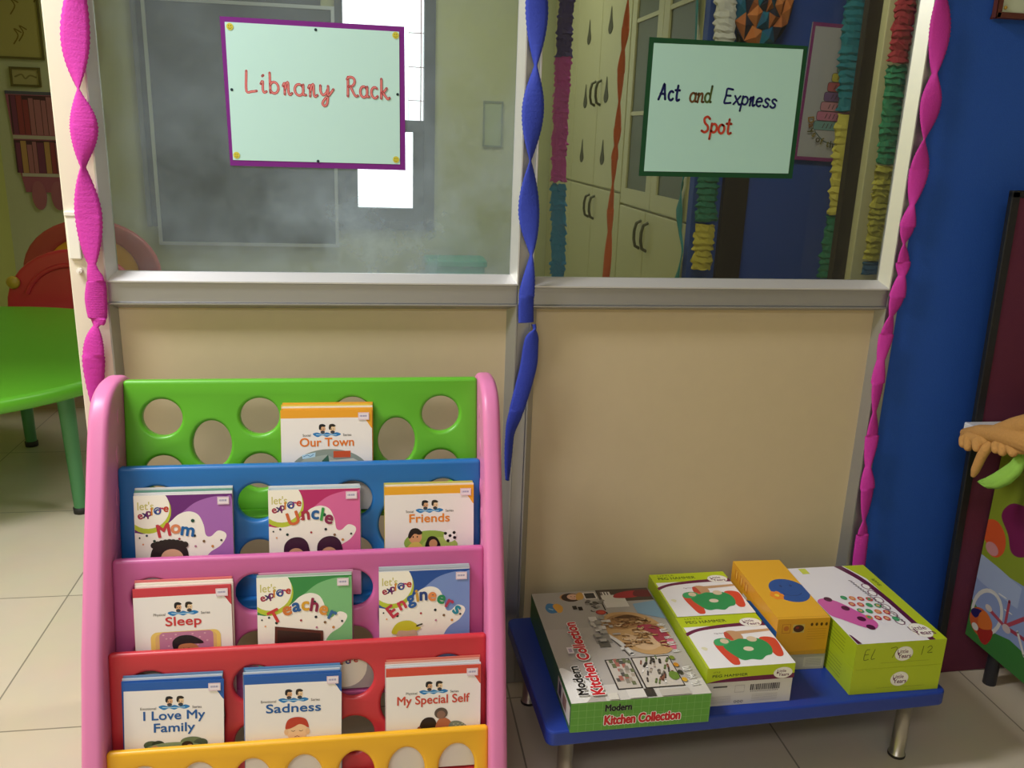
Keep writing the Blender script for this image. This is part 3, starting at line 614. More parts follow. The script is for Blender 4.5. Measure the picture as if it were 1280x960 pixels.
# --- kitchen set box
W_, D_, H_ = .281, .410, .065
a = Art(W_, D_)
a.rect(0, W_, 0, D_, '#b4aea6'); a.rect(0, W_, D_*.62, D_, '#aaa59e')
a.blob([(0, .0), (.03, .0), (.055, .05), (.03, .09), (0, .11)], '#e4e2dc')
a.poly([(.07, .0), (.286, .0), (.286, .05), (.07, .05)], '#d0ccc4')
a.ell(.088, .385, .026, .018, '#c8945c', 0); a.ell(.088, .384, .022, .019, '#3c2824'); a.ell(.094, .386, .014, .013, '#dcb094'); a.blob([(.10, .372), (.115, .375), (.122, .395), (.114, .405), (.104, .395)], '#d0a050')
for dx in (-.004, .005): a.ell(.094+dx, .388, .0017, .0012, '#30201c', n=8)
a.line([(.090, .3805), (.094, .379), (.098, .3805)], .0013, '#b04850')
a.blob([(.020, .345), (.028, .362), (.04, .36), (.05, .345), (.045, .325), (.03, .320), (.022, .328)], '#3a78a8'); a.blob([(.038, .35), (.05, .36), (.06, .345), (.055, .325), (.045, .322)], '#d8a040'); a.line([(.028, .34), (.035, .335)], .004, '#a8d0e0')
a.rect(.120, .150, .372, .402, '#e0d8d0'); a.rect(.123, .147, .375, .399, '#3c3a38'); a.line([(.155, .30), (.155, .41)], .003, '#1c1a18')
a.rect(.155, W_, .355, D_, '#50443c'); a.rect(.160, .215, .33, .385, '#d8d4cc'); a.rect(.163, .185, .385, .400, '#e0dcd4')
for x in (.165, .172, .179): a.line([(x, .387), (x, .398)], .0028, '#403030')
a.blob([(.19, .372), (.225, .368), (.255, .375), (.27, .39), (.24, .40), (.20, .39)], '#a83038', 5); a.blob([(.24, .375), (.28, .37), (.286, .395), (.25, .40)], '#6c2a30', 4)
for i in range(18):
    rr = random.Random(i); a.ell(.115+.045*rr.random(), .315+.05*rr.random(), .006, .005, ['#6c6862', '#4c4844', '#8c8880', '#a8a49c'][i % 4], n=10)
a.ell(.142, .312, .012, .010, '#a83430'); a.ell(.142, .312, .008, .006, '#c8503c'); a.rect(.082, .092, .33, .345, '#2c2a28'); a.rect(.094, .104, .325, .340, '#1c1a18')
a.poly([(.225, .30), (W_, .27), (W_, .35), (.225, .34)], '#7ea0b8')
a.blob([(.128, .258), (.15, .300), (.185, .308), (.225, .298), (.255, .265), (.268, .215), (.262, .165), (.24, .140), (.20, .140), (.17, .160), (.145, .2)], '#c09a68', 6)
a.blob([(.135, .255), (.155, .290), (.19, .298), (.222, .285), (.24, .255), (.21, .245), (.17, .238)], '#a47c50', 6)
a.blob([(.17, .22), (.2, .205), (.235, .21), (.245, .18), (.21, .155), (.18, .17)], '#d0b088', 6); a.blob([(.165, .285), (.2, .295), (.232, .275), (.236, .262), (.2, .278)], '#54361e', 5)
for i in range(7): a.line([(.15+.012*i, .262-.006*(i % 3)), (.162+.012*i, .256-.006*(i % 2)), (.170+.012*i, .262)], .004, '#8a5c38', k=3)
a.blob([(.205, .245), (.24, .25), (.262, .22), (.266, .185), (.25, .16), (.232, .185), (.225, .22)], '#a03a4c', 5); a.blob([(.25, .17), (.262, .2), (.27, .18), (.262, .15)], '#d06a80', 4)
a.line([(.120, .235), (.150, .190), (.165, .145)], .010, '#d8d4cc', k=4); a.line([(.112, .24), (.140, .195), (.157, .140)], .003, '#4a443c', k=4)
a.rect(.10, .135, .19, .225, '#8c8880'); a.rect(.104, .128, .175, .20, '#605c54')
a.rect(.100, .152, .03, .130, '#2a2624'); a.rect(.103, .149, .033, .127, '#c4bcb0'); a.rect(.156, .238, .028, .132, '#2a2624'); a.rect(.159, .236, .031, .129, '#ccc4b8')
rr = random.Random(5)
for i in range(26):
    x, y = .106+.040*rr.random(), .036+.085*rr.random(); a.rect(x, x+.008, y, y+.01+.006*rr.random(), rr.choice(['#8a8478', '#a89c8c', '#6a7050', '#585450', '#b0a090', '#a8685c']))
for i in range(34):
    x, y = .163+.066*rr.random(), .036+.085*rr.random(); a.line([(x, y), (x+.008*rr.random(), y+.012)], .003+.003*rr.random(), rr.choice(['#7c7468', '#4a4640', '#b4a898', '#8a5c4a', '#6a7c48', '#e8e4dc', '#3a3834']))
a.blob([(.215, .06), (.222, .075), (.235, .07), (.234, .052), (.222, .047)], '#6c8a38', 5)
a.rect(.075, .095, .0, .02, '#d8d4c8'); a.rect(.115, .150, .0, .027, '#dcd8d0'); a.rect(.15, .17, .002, .026, '#3c3834'); a.rect(.18, .24, .0, .02, '#c0bab0')
for i, (y, k) in enumerate(((.026, 3), (.048, 4), (.075, 3), (.140, 2), (.165, 3), (.190, 2), (.215, 3), (.24, 2))):
    for q in range(k): a.line([(.252, y+.005*q), (.268-.003*(q % 2), y+.005*q+.002)], .0026, '#ecebe4')
    a.line([(.252+.008*(i % 2), y), (.252+.008*(i % 2), y+.005*(k-1))], .003, '#ecebe4')
for i, y in enumerate((.045, .07, .095, .12)): a.ell(.242, y, .0055, .007, ['#d8a830', '#3a3a30', '#c88828', '#7a8a30'][i])
rr = random.Random(11)
for i in range(40):
    x, y = .15+.09*rr.random(), .165+.115*rr.random(); a.line([(x, y), (x+.008, y+.004*rr.uniform(-1, 1)), (x+.014, y+.006*rr.uniform(-1, 1))], .0025+.003*rr.random(), rr.choice(['#b88e5c', '#dcc09a', '#9a7248', '#caa678', '#86603c']), k=3)
for i in range(20):
    x, y = .095+.05*rr.random(), .14+.15*rr.random(); a.rect(x, x+.006+.012*rr.random(), y, y+.005+.01*rr.random(), rr.choice(['#c4c0b8', '#a8a49c', '#d4d0c8', '#98948c']))
def out_text(a, s, x, y, size, c, rot, wd, halo='#f2f0ea', ho=.095, off=.042):
    a.text(s, x, y, size, halo, ho, 'l', rot, width=wd); a.text(s, x, y, size, c, off, 'l', rot, width=wd)
out_text(a, 'Modern', .0375, .018, .027, '#141414', 90, .092); out_text(a, 'Kitchen Collection', .0695, .016, .034, '#c8202c', 90, .255)
a.rect(.030, .043, .155, .178, '#e6dce2'); a.rect(.033, .040, .160, .173, '#b8a8c0')
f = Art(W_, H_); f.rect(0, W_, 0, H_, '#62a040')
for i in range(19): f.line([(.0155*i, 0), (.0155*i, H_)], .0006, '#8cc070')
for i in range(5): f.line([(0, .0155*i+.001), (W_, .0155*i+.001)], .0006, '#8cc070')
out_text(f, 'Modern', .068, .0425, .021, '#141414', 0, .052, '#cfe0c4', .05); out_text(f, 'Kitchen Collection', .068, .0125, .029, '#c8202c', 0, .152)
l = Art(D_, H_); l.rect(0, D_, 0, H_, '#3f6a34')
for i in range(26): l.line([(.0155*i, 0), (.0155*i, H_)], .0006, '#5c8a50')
l.rect(.30, .405, .012, .053, '#c8c4bc'); l.rect(.31, .33, .018, .047, '#403c38'); l.rect(.345, .375, .018, .047, '#8a6a5c')
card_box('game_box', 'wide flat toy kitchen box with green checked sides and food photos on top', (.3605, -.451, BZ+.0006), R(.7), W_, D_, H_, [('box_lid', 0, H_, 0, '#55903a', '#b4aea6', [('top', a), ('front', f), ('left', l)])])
# --- two green and white peg toy boxes
def logo(a, x, y, rx, ry, c='#6a3050'):
    a.ell(x, y, rx*1.03, ry*1.05, '#d8d0c0'); a.ell(x, y, rx, ry, '#f2efe6')
    a.text('Little', x-rx*.15, y+ry*.08, ry*.75, c, .01, 'c'); a.text('Years', x+rx*.1, y-ry*.62, ry*.8, c, .02, 'c'); a.ell(x-rx*.6, y+ry*.02, rx*.1, ry*.2, c)
def peg_top(w, d):
    a = Art(w, d); a.rect(0, w, 0, d, '#f0eff0'); a.rect(0, w, d-.040, d, '#bccf22'); a.rect(0, .004, 0, d, '#bccf22')
    a.poly(smooth([(0, d-.062), (.03, d-.048), (.08, d-.038), (.14, d-.034), (w, d-.033)], 5)+smooth([(w, d-.050), (.14, d-.047), (.08, d-.050), (.03, d-.058), (0, d-.074)], 5), '#6a1c44')
    a.text('PEG HAMMER', .016, d-.027, .0155, '#4c5a18', .02, 'l', width=.092); a.text('LITTLE', .018, d-.011, .008, '#4c5a18', .0, 'l', width=.04)
    logo(a, w-.028, d-.034, .024, .017)
    a.text('Peg Hammer with hammer and pegs', .062, d-.072, .0062, '#6a4a58', 0, 'l', width=.085)
    # hammer toy: green frame, red pegs, wooden head and handle
    a.poly([(.112, .124), (.200, .128), (.200, .120), (.112, .112)], '#c8a078')
    a.blob([(.082, .100), (.086, .122), (.100, .128), (.116, .120), (.118, .098), (.106, .088), (.090, .088)], '#c89a70', 5); a.blob([(.080, .100), (.084, .122), (.092, .120), (.094, .092)], '#c8503c', 4)
    a.blob([(.046, .070), (.048, .090), (.062, .098), (.074, .088), (.078, .050), (.074, .012), (.064, .006), (.056, .012), (.050, .040)], '#d84c36', 5)
    a.blob([(.150, .088), (.160, .098), (.180, .094), (.186, .080), (.180, .040), (.172, .026), (.160, .028), (.156, .050)], '#d84c36', 5)
    a.blob([(.062, .068), (.074, .088), (.092, .090), (.108, .096), (.128, .092), (.146, .094), (.160, .080), (.163, .058), (.154, .036), (.138, .030), (.122, .018), (.104, .022), (.086, .020), (.074, .034)], '#2f9656', 5)
    a.blob([(.048, .078), (.052, .096), (.072, .102), (.086, .094), (.080, .082), (.064, .074)], '#3fa868', 4)
    a.ell(.112, .058, .011, .008, '#e4d4bc'); a.ell(.134, .092, .011, .010, '#dcc8a8'); a.ell(.072, .090, .009, .009, '#dcc8a8'); a.blob([(.013, .07), (.02, .074), (.026, .068), (.02, .06)], '#e6e2c0', 4)
    return a
def peg_front(w, h):
    a = Art(w, h); a.rect(0, w, 0, h, '#bccf22'); a.poly(smooth([(0, 0), (.03, .006), (.08, .010), (w, .011)], 4)+[(w, 0)], '#6a1c44'); a.poly(smooth([(.0, .0), (.03, .0055), (.09, .009), (w, .0105)], 4)+[(w, 0), (0, 0)], '#6a1c44')
    a.text('PEG HAMMER', .012, .0125, .0085, '#4c5a18', .02, 'l', width=.075); a.text('LITTLE', .013, .0225, .005, '#4c5a18', 0, 'l'); logo(a, w-.025, .0135, .020, .0125); return a
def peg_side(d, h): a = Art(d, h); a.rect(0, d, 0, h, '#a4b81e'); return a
def peg_base(w, h):
    a = Art(w, h); a.rect(0, w, 0, h, '#d6d2cc'); rr = random.Random(2); x = .095
    while x < .158: q = .0008+.0022*rr.random(); a.rect(x, x+q, .032, .046, '#38343a'); x += q+.0012
    for i in range(18): a.rect(.096+.0034*i, .0975+.0034*i, .0285, .0308, '#5a565a')
    a.rect(.015, .045, .043, .0465, '#504c4c'); a.line([(.062, .030), (.082, .030), (.082, .046), (.062, .046)], .0008, '#a09a98', True)
    for i in range(5): a.line([(.012, .022-.0035*i), (.055, .022-.0035*i)], .0007, '#a8a29c'); a.line([(.1, .022-.0035*i), (.155, .022-.0035*i)], .0007, '#a8a29c')
    for i, x in enumerate((.065, .072, .079)): a.line(ell(x, .008, .0025, .0025, 10), .0009, '#383436', True)
    return a
for i, (loc, lab) in enumerate((((.6475, -.405, BZ+.0006), 'green and white hammer toy box nearer the bench front edge, beside the kitchen box'), ((.6475, -.2120, BZ+.0006), 'green and white hammer toy box at the back, touching the wall panel'))):
    w, d = .188, .190
    card_box('game_box', lab, loc, R(.5), w, d, .090, [('box_base', 0, .062, .0015, '#d2cec8', '#d2cec8', [('front', peg_base(w-.003, .062))]), ('box_lid', .056, .090, 0, '#b4c820', '#f0eff0', [('top', peg_top(w, d)), ('front', peg_front(w, .034)), ('left', peg_side(d, .034))])])
# --- yellow box
w, d = .118, .262
a = Art(w, d); a.rect(0, w, 0, d, '#e8b030'); a.ell(.078, .118, .044, .052, '#28549c'); a.line(ell(.080, .118, .026, .024, 14, 215, 325), .0022, '#1c3c78'); a.ell(.066, .138, .003, .005, '#1c3c78'); a.ell(.090, .138, .003, .005, '#1c3c78')
for k in range(6): a.ell(.040+.010*math.cos(R(60*k)), .098+.012*math.sin(R(60*k)), .0062, .0075, '#f0902c')
a.ell(.040, .098, .005, .006, '#f8d040'); a.line([(0, .006), (w, .006)], .0015, '#c89020')
f = Art(w, .088); f.rect(0, w, 0, .088, '#dca028'); f.line([(.012, .054), (.03, .054), (.03, .075), (.012, .075)], .0012, '#b05c20', True); f.ell(.021, .065, .006, .006, '#c87828'); f.rect(.036, .062, .054, .074, '#c8b060'); f.ell(.049, .064, .012, .009, '#4a2818'); f.ell(.046, .066, .004, .003, '#883020')
for i in range(4): f.ell(.078+.011*i, .073, .003, .004, '#5a3c10')
for i in range(5): f.line([(.070, .062-.006*i), (.112, .062-.006*i)], .0007, '#b88020')
f.poly([(0, .0), (w, .0), (w, .012), (0, .006)], '#c89428')
s = Art(d, .088); s.rect(0, d, 0, .088, '#d89a28'); s.poly([(.06, 0), (d, 0), (d, .058), (.12, .05), (.06, .02)], '#2c5a9c')
for i in range(3): s.rect(.02+.03*i, .04+.03*i, .055, .078, '#c88020'); s.line([(.03+.03*i, .058), (.03+.03*i, .075)], .004, '#f0c860')
s.rect(.075, .10, .012, .045, '#d8d4d0')
f2 = Art(w, .038); f2.rect(0, w, 0, .038, '#b4ae98'); f2.rect(.07, .115, .006, .030, '#c8c2a8')
for i in range(6): f2.line([(.075, .010+.003*i), (.11, .010+.003*i)], .0007, '#908a78')
card_box('game_box', 'tall yellow box with blue oval on top, between white-green and lime boxes', (.842, -.300, BZ+.0006), R(-1.5), w, d, .126, [('box_base', 0, .040, .001, '#b8b29c', '#b8b29c', [('front', f2)]), ('sleeve', .038, .126, 0, '#d89c28', '#e8b030', [('top', a), ('front', f), ('left', s)])])
# --- two lime boxes, one on the other
w, d, h = .203, .322, .0600
def lime_front(txt):
    a = Art(w, h); a.rect(0, w, 0, h, '#b4c626'); logo(a, w*.54, h*.52, .020, .0165); a.line([(.06, .012), (.17, .012)], .0006, '#7c8a20')
    if txt:
        for pts in ([(.030, .046), (.022, .044), (.020, .022), (.030, .023)], [(.021, .034), (.029, .035)], [(.042, .046), (.036, .024), (.044, .024)], [(.078, .046), (.092, .047), (.084, .024)], [(.152, .046), (.150, .026)], [(.162, .042), (.168, .046), (.172, .040), (.163, .030), (.174, .030)]): a.line(pts, .0015, '#5f6a14', k=3)
    return a
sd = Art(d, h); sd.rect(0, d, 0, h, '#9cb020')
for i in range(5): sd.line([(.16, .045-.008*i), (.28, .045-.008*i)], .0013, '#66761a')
a = Art(w, d); a.rect(0, w, 0, d, '#eae8ee'); a.rect(w-.030, w, 0, d, '#b8ca24')
a.poly(smooth([(w-.078, d), (w-.052, d*.78), (w-.042, d*.5), (w-.040, d*.25), (w-.040, 0)], 6)+smooth([(w-.024, 0), (w-.024, d*.25), (w-.028, d*.5), (w-.036, d*.78), (w-.058, d)], 6), '#5a1c40')
a.poly([(w-.055, d), (w-.03, d*.8), (w-.028, d*.5), (w-.026, 0), (w, 0), (w, d)], '#b8ca24'); logo(a, w-.036, .036, .022, .026)
a.text('SHAPE', w-.012, d-.10, .012, '#5c6c18', .02, 'l', 90); a.rect(.030, .048, d-.030, d-.004, '#d0d858')
for i in range(6): a.line(ell(w-.052-.002*i, d-.10-.030*i, .009, .012, 14), .0028, '#8a6878', True, 0); a.ell(w-.052-.002*i, d-.10-.030*i, .0072, .0102, '#f4f2f2')
for i in range(22): a.line([(w-.078+.001*i, d-.07-.0085*i), (w-.073+.001*i, d-.074-.0085*i)], .003, '#584858')
a.blob([(0, .165), (.02, .18), (.045, .165), (.068, .125), (.088, .075), (.070, .050), (.048, .060), (.02, .09), (0, .115)], '#d060a8', 6)
for x, y in ((.03, .175), (.05, .135), (.062, .09), (.064, .057)): a.ell(x, y, .009, .010, '#501838')
gc = ['#3a9458', '#c84a48', '#d87c48', '#4a9a68', '#c0384a']
k = 0
for r in range(4):
    for c in range(4):
        x = .070+.0185*c+.004*r; y = .178-.028*r-.004*c
        if x < w-.06: a.ell(x, y, .0072, .0088, gc[(k*2+r) % 5]); a.ell(x, y, .004, .005, '#d8a878' if k % 3 else '#48a070')
        k += 1
a.poly([(0, .035), (.004, .03), (.01, 0), (0, 0)], '#5a1c40')
loc0 = (.9685, -.398, BZ+.0006)
card_box('game_box', 'plain lime green box under another lime box at the bench end', loc0, R(.3), w, d, h, [('box_lid', 0, h, 0, '#b4c626', '#b8ca24', [('front', lime_front(False)), ('left', sd)])])
card_box('game_box', 'lime box with white top showing coloured discs, upper one of the lime pair', (loc0[0], loc0[1]-.0005, BZ+h+.0012), R(.4), w, d, h, [('box_lid', 0, h, 0, '#b4c626', '#eae8ee', [('top', a), ('front', lime_front(True)), ('left', sd)])])

# ================================================================== SIGNS ON THE GLASS
def paper_poly(name, pts, y, t, col, parent, art=None):
    b = MB(); b.prism(pts, (0, y, 0), (1, 0, 0), (0, 0, 1), (0, -1, 0), t, col); return b.build(name, PAPER, parent)
s1 = thing('paper_sign', 'mint paper sign with purple border and red marker lettering, taped to left pane', 'sign', (-.113, .0165, 1.358))
C = (-.113, 1.358)
def rel(x, y, Y=.012): p = onY(x, y, Y); return (p.x-C[0], p.z-C[1])
paper_poly('backing_card', [rel(287.5, 207), rel(507, 213), rel(505.5, 33), rel(274, 20)], -.0005, .0008, '#7a2a84', s1)
paper_poly('sheet', [rel(291, 200), rel(500, 205.5), rel(499, 39.5), rel(280.5, 27)], -.0014, .0006, '#c0e6e0', s1)
a = Art(1, 1); x0, z0 = rel(307, 114)
hand(a, 'Library', x0, z0, .0215, '#c03a48', .0046, .0, -.035, 1.06, .22, '#e09088')
x0, z0 = rel(434, 120); hand(a, 'Rack', x0, z0, .0210, '#c03a48', .0046, .0, -.03, .90, .18, '#e09088')
b = MB(); a.into(b, (0, -.0021, 0), (1, 0, 0), (0, 0, 1), (0, -1, 0), bounds=False); b.build('lettering', PAPER, s1)
for px, py in ((287, 33), (494.5, 44), (295.5, 194), (495, 199.5)):
    x, z = rel(px, py); b = MB(); b.prism(ell(x, z, .0064, .0064, 24), (0, -.0021, 0), (1, 0, 0), (0, 0, 1), (0, -1, 0), .0006, '#cfc648')
    a = Art(1, 1); a.ell(x-.002, z+.0016, .0008, .0012, '#5a5420', n=8); a.ell(x+.002, z+.0016, .0008, .0012, '#5a5420', n=8); a.line(ell(x, z, .0034, .0034, 8, 210, 330), .0008, '#5a5420'); a.into(b, (0, -.0027, 0), (1, 0, 0), (0, 0, 1), (0, -1, 0), bounds=False); b.build('smiley_sticker', PAPER, s1)
for px, py in ((394.5, 37), (289.5, 112), (497, 118), (397.5, 201.5)):
    x, z = rel(px, py); b = MB(); b.prism(ell(x, z, .0028, .0028, 12), (0, -.0021, 0), (1, 0, 0), (0, 0, 1), (0, -1, 0), .0004, '#20343a'); b.build('ink_dot', PAPER, s1)
C = (.733, 1.365)
s2 = thing('paper_sign', 'mint paper sign with dark green border and multicoloured lettering, taped to right pane', 'sign', (C[0], .0165, C[1]))
paper_poly('backing_card', [rel(799, 220), rel(991, 223.5), rel(1011, 57.5), rel(812.5, 46)], -.0005, .0008, '#1d4a2c', s2)
paper_poly('sheet', [rel(805.5, 214), rel(986, 217), rel(1005, 61.5), rel(818, 53.5)], -.0014, .0006, '#b2dcd2', s2)
a = Art(1, 1)
x0, z0 = rel(823.5, 124); hand(a, 'Act', x0, z0, .0185, '#20245c', .0050, .08, -.03, .82, .10)
x0, z0 = rel(862, 127); x1 = hand(a, 'an', x0, z0, .0185, '#6a4a2c', .0045, .12, -.03, .88, .06); x0, z0 = x1, rel(884, 127.5)[1]; hand(a, 'd', x0, z0, .0185, '#4c5a2c', .0045, .1, -.03, .85, .1)
x0, z0 = rel(905, 129); hand(a, 'Express', x0, z0, .0175, '#20245c', .0042, .1, -.045, 1.02, .10)
x0, z0 = rel(877, 165); hand(a, 'Spot', x0, z0, .0185, '#b8402c', .0050, .05, -.03, .95, .10)
b = MB(); a.into(b, (0, -.0021, 0), (1, 0, 0), (0, 0, 1), (0, -1, 0), bounds=False); b.build('lettering', PAPER, s2)

# ================================================================== CREPE STREAMERS
def streamer(name, label, pts, widths, Y, m, group=None, depth=.16, ph=None, sub=22):
    """twisted crepe ribbon: pts are the (x, z) of alternate lobe centres and pinches; widths per point (pinch = small)"""
    t = thing(name, label, 'streamer', (pts[0][0], Y, pts[0][1]), 0, group)
    P = smooth(pts, sub); n = len(P); vs = []; fs = []; K = 6
    for i, p in enumerate(P):
        s = i/sub; jag = 1+.035*(-1)**i; k = min(int(s), len(pts)-2); u = s-k
        wa, wb = widths[k], widths[min(k+1, len(widths)-1)]; wv = wa+(wb-wa)*(math.sin(u*math.pi/2) if wb > wa else 1-math.cos(u*math.pi/2))
        full = max(widths); ang = math.acos(max(-1, min(1, wv/full)))
        q0 = Vector(P[max(i-1, 0)]); q1 = Vector(P[min(i+1, n-1)]); tn = (q1-q0).normalized(); nn = Vector((-tn.y, tn.x))
        if nn.x < 0: nn = -nn
        lobe = 1 if (int((s+1)/2) % 2 == 0) else -1
        for j in range(K+1):
            v = (j/K-.5)*2; off = nn*(wv*v); dy = -lobe*full*math.sin(ang)*v*depth - .004*(1-v*v)+.00035*math.sin(i*2.4)
            off = nn*(wv*v*(jag if abs(v) > .9 else 1)); vs.append((p[0]+off.x-pts[0][0], dy, p[1]+off.y-pts[0][1]))
    for i in range(n-1):
        for j in range(K): a = i*(K+1)+j; fs.append((a, a+1, a+K+2, a+K+1))
    b = MB(); b.mesh(vs, fs, '#ffffff', True); o = b.build('ribbon', m, t)
    so = o.modifiers.new('Solidify', 'SOLIDIFY'); so.thickness = .0006
    return t
MAG = mat('magenta_crepe', '#c832a4', .75, 0, .4, 260); BLU = mat('blue_crepe', '#2c3fae', .75, 0, .4, 260)
def pxpath(L, Y): return [((lambda p: (p.x, p.z))(onY(x, y, Y))) for x, y in L]
ML = [(96, -150), (96, -90), (96, -40), (94, 45), (98, 111), (105, 158), (104, 209), (111, 272), (115, 330), (120, 352), (120, 374), (122, 398), (120, 408), (117, 446), (121, 520), (121, 590)]
streamer('streamer', 'magenta crepe streamer twisted down the cream post by the doorway', pxpath(ML, -.022), [.004, .025, .003, .0255, .003, .025, .0035, .025, .009, .017, .020, .017, .006, .021, .004, .020], -.022, MAG)
BLp = [(668, -140), (668, -75), (668, -60), (671, 10), (669.5, 82), (666, 140), (663, 201), (661, 262), (664, 319), (658, 372), (657.5, 403)]
streamer('streamer', 'blue crepe streamer taped down the middle post above its loose tail', pxpath(BLp, -.022), [.003, .022, .003, .0225, .002, .0225, .002, .022, .002, .0165, .017], -.022, BLU)
BL2 = [(667, 405), (668, 412), (664, 428), (661, 455), (655, 480), (645, 515), (637, 545), (634, 600)]
streamer('streamer', 'loose blue crepe streamer tail hanging below the knot at the rail', pxpath(BL2, -.022), [.004, .003, .016, .0185, .018, .016, .010, .004], -.022, BLU)
MR = [(1180, -110), (1178, -55), (1177, -20), (1175, 35), (1168, 92), (1163, 132), (1155, 174), (1149, 212), (1140, 256), (1134, 284), (1130, 305), (1129, 328), (1127, 345), (1121, 372), (1114, 395), (1108, 418), (1101, 450), (1097, 480), (1093, 515), (1090, 545), (1085, 583), (1084, 612), (1080, 650), (1078, 668), (1074, 700), (1071, 740)]
streamer('streamer', 'magenta crepe streamer twisted down the far post beside the blue wall', pxpath(MR, -.014), [.003, .024, .003, .0245, .004, .0245, .004, .023, .004, .0185, .005, .0165, .007, .019, .008, .017, .008, .016, .007, .016, .006, .018, .006, .015, .016, .014], -.014, MAG)
# ================================================================== RIGHT CORNER
board = thing('display_board', 'maroon felt board with black edging standing on the floor by the blue wall', 'board', (1.41, -.078, 0))
BLACKF = mat('black_edging', '#14161a', .5)
pA = onY(1262, 238, -.08); BT = pA.z
b = MB(); b.box(0, .020, 0, .014, 0, BT-.002); b.box(0, .9, 0, .014, BT-.016, BT); b.build('edging', BLACKF, board, .002, weld=False)
b = MB(); b.box(.020, .9, .002, .012, 0, BT-.016); b.build('felt_panel', mat('maroon_felt', '#5c1e38', .85, 0, .2, 300, .08), board)
board.rotation_euler = (0, 0, 0)
# slight lean of the board edge follows the photo: top sits further to the left
board.rotation_euler = (0, R(-1.6), 0); board.location = (1.414, -.078, 0.0)
fr = thing('framed_notice', 'wood framed paper notice on the blue wall, upper right', 'frame', (1.309, -.012, 1.574))
b = MB()
for q in ((0, .4, 0, .012), (0, .012, 0, .3), (0, .4, .288, .3)): b.box(q[0], q[1], -.006, .012, q[2], q[3])
b.build('wooden_edge', mat('brown_wood', '#5a2a20', .5), fr, .002)
b = MB(); b.box(.012, .4, -.001, .01, .012, .288, '#c4cdb4'); b.build('notice_paper', PAPER, fr)
b = MB(); b.sphere((.020, -.003, .021), .004, 12, '#b0903c', (1, .7, 1)); b.build('brass_pin', PRINT, fr)

# ---- puppet table: white top, printed side panel
pt = thing('puppet_table', 'white topped table with printed bicycle and beach ball side panel', 'table', (1.365, -.78, 0))
TX, TY, TZ = 1.365, -.78, .688
b = MB(); b.box(0, .85, 0, .70, TZ-.022, TZ); b.build('table_top', mat('white_table_top', '#d8d8dc', .4), pt, .003)
SX = .112
sideA = Art(.66, TZ-.022-.118)
def sp(x, y): p = onX(x, y, TX+SX); return ((TY+.695) - p.y, p.z-.118)
# u runs from the far edge towards the camera
sideA.rect(0, .66, 0, .6, '#8a9a2c')
sideA.poly([sp(1210, 690), sp(1283, 735), sp(1300, 800), sp(1300, 860), sp(1200, 800), sp(1204, 752)], '#8c9cc8')
sideA.blob([sp(1221, 690), sp(1240, 703), sp(1262, 722), sp(1285, 745), sp(1280, 765), sp(1250, 745), sp(1224, 725), sp(1215, 705)], '#a4b2d4', 4)
sideA.poly([sp(1206, 742), sp(1215, 748), sp(1240, 790), sp(1262, 800), sp(1300, 835), sp(1310, 900), sp(1195, 830), sp(1196, 790)], '#3c7a38')
ua, va = sp(1278, 733); sideA.poly([(ua, va), (.40, va-.015), (.66, va-.03), (.66, .08), (ua, .08)], '#8c9cc8')
sideA.poly([sp(1180, 765), sp(1300, 850), sp(1300, 900), sp(1180, 830)], '#3c7a38')
ub, vb = sp(1290, 846); sideA.poly([(ub-.05, vb+.03), (.40, .15), (.66, .13), (.66, 0), (0, 0), (ub-.05, 0)], '#3c7a38')
sideA.ell(*sp(1243, 672), .038, .030, '#d8582c'); sideA.blob([sp(1232, 655), sp(1240, 649), sp(1250, 655), sp(1257, 672), sp(1255, 690), sp(1245, 697), sp(1235, 688)], '#d8582c', 5); sideA.ell(*sp(1240, 686), .022, .016, '#cc8c90')
sideA.blob([sp(1252, 645), sp(1260, 632), sp(1272, 630), sp(1290, 640), sp(1298, 665), sp(1292, 690), sp(1276, 697), sp(1264, 690), sp(1260, 668)], '#782050', 5)
wc = [sp(1220+17*1.08*math.cos(R(t))+14, 765+27*math.sin(R(t))) for t in range(0, 360, 15)]
sideA.line(wc, .010, '#d8d4d0', True)
for x, y in ((1236, 738), (1249, 742), (1256, 762)): sideA.line([sp(x, y), sp(x+9, y+6)], .003, '#e0e0e0')
sideA.line([sp(1237, 762), sp(1256, 783), sp(1290, 770)], .010, '#b04858'); sideA.line([sp(1256, 783), sp(1262, 752)], .008, '#b04858'); sideA.line([sp(1256, 783), sp(1290, 806)], .009, '#a03c50'); sideA.ell(*sp(1236, 760), .012, .008, '#d8c8c0')
sideA.ell(*sp(1258, 786), .014, .010, '#c8b8b8'); sideA.line([sp(1272, 790), sp(1280, 820)], .007, '#d8d4d0')
bc = sp(1226, 778)
sideA.ell(bc[0], bc[1], .040, .036, '#c85a30'); sideA.blob([sp(1214, 765), sp(1217, 760), sp(1228, 764), sp(1220, 772)], '#28205c', 4); sideA.blob([sp(1222, 785), sp(1240, 788), sp(1239, 798), sp(1232, 806), sp(1225, 800)], '#a82c24', 4); sideA.blob([sp(1224, 768), sp(1232, 764), sp(1240, 778), sp(1238, 787), sp(1224, 784)], '#d87030', 4)
sideA.ell(*sp(1219, 783), .012, .009, '#d8d4cc')
sideA.tone(.84)  # whole print darkened, imitating the shade on this side of the table
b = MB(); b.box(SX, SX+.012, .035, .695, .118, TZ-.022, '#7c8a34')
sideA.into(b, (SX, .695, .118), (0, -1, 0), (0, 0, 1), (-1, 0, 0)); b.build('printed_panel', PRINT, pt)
for x, y in ((.17, .05), (.17, .65), (.80, .05), (.80, .65)):
    b = MB(); b.tube([(x, y, 0), (x, y, TZ-.022)], .016, 12); b.build('leg', mat('dark_steel', '#3a3a40', .4, .6), pt)
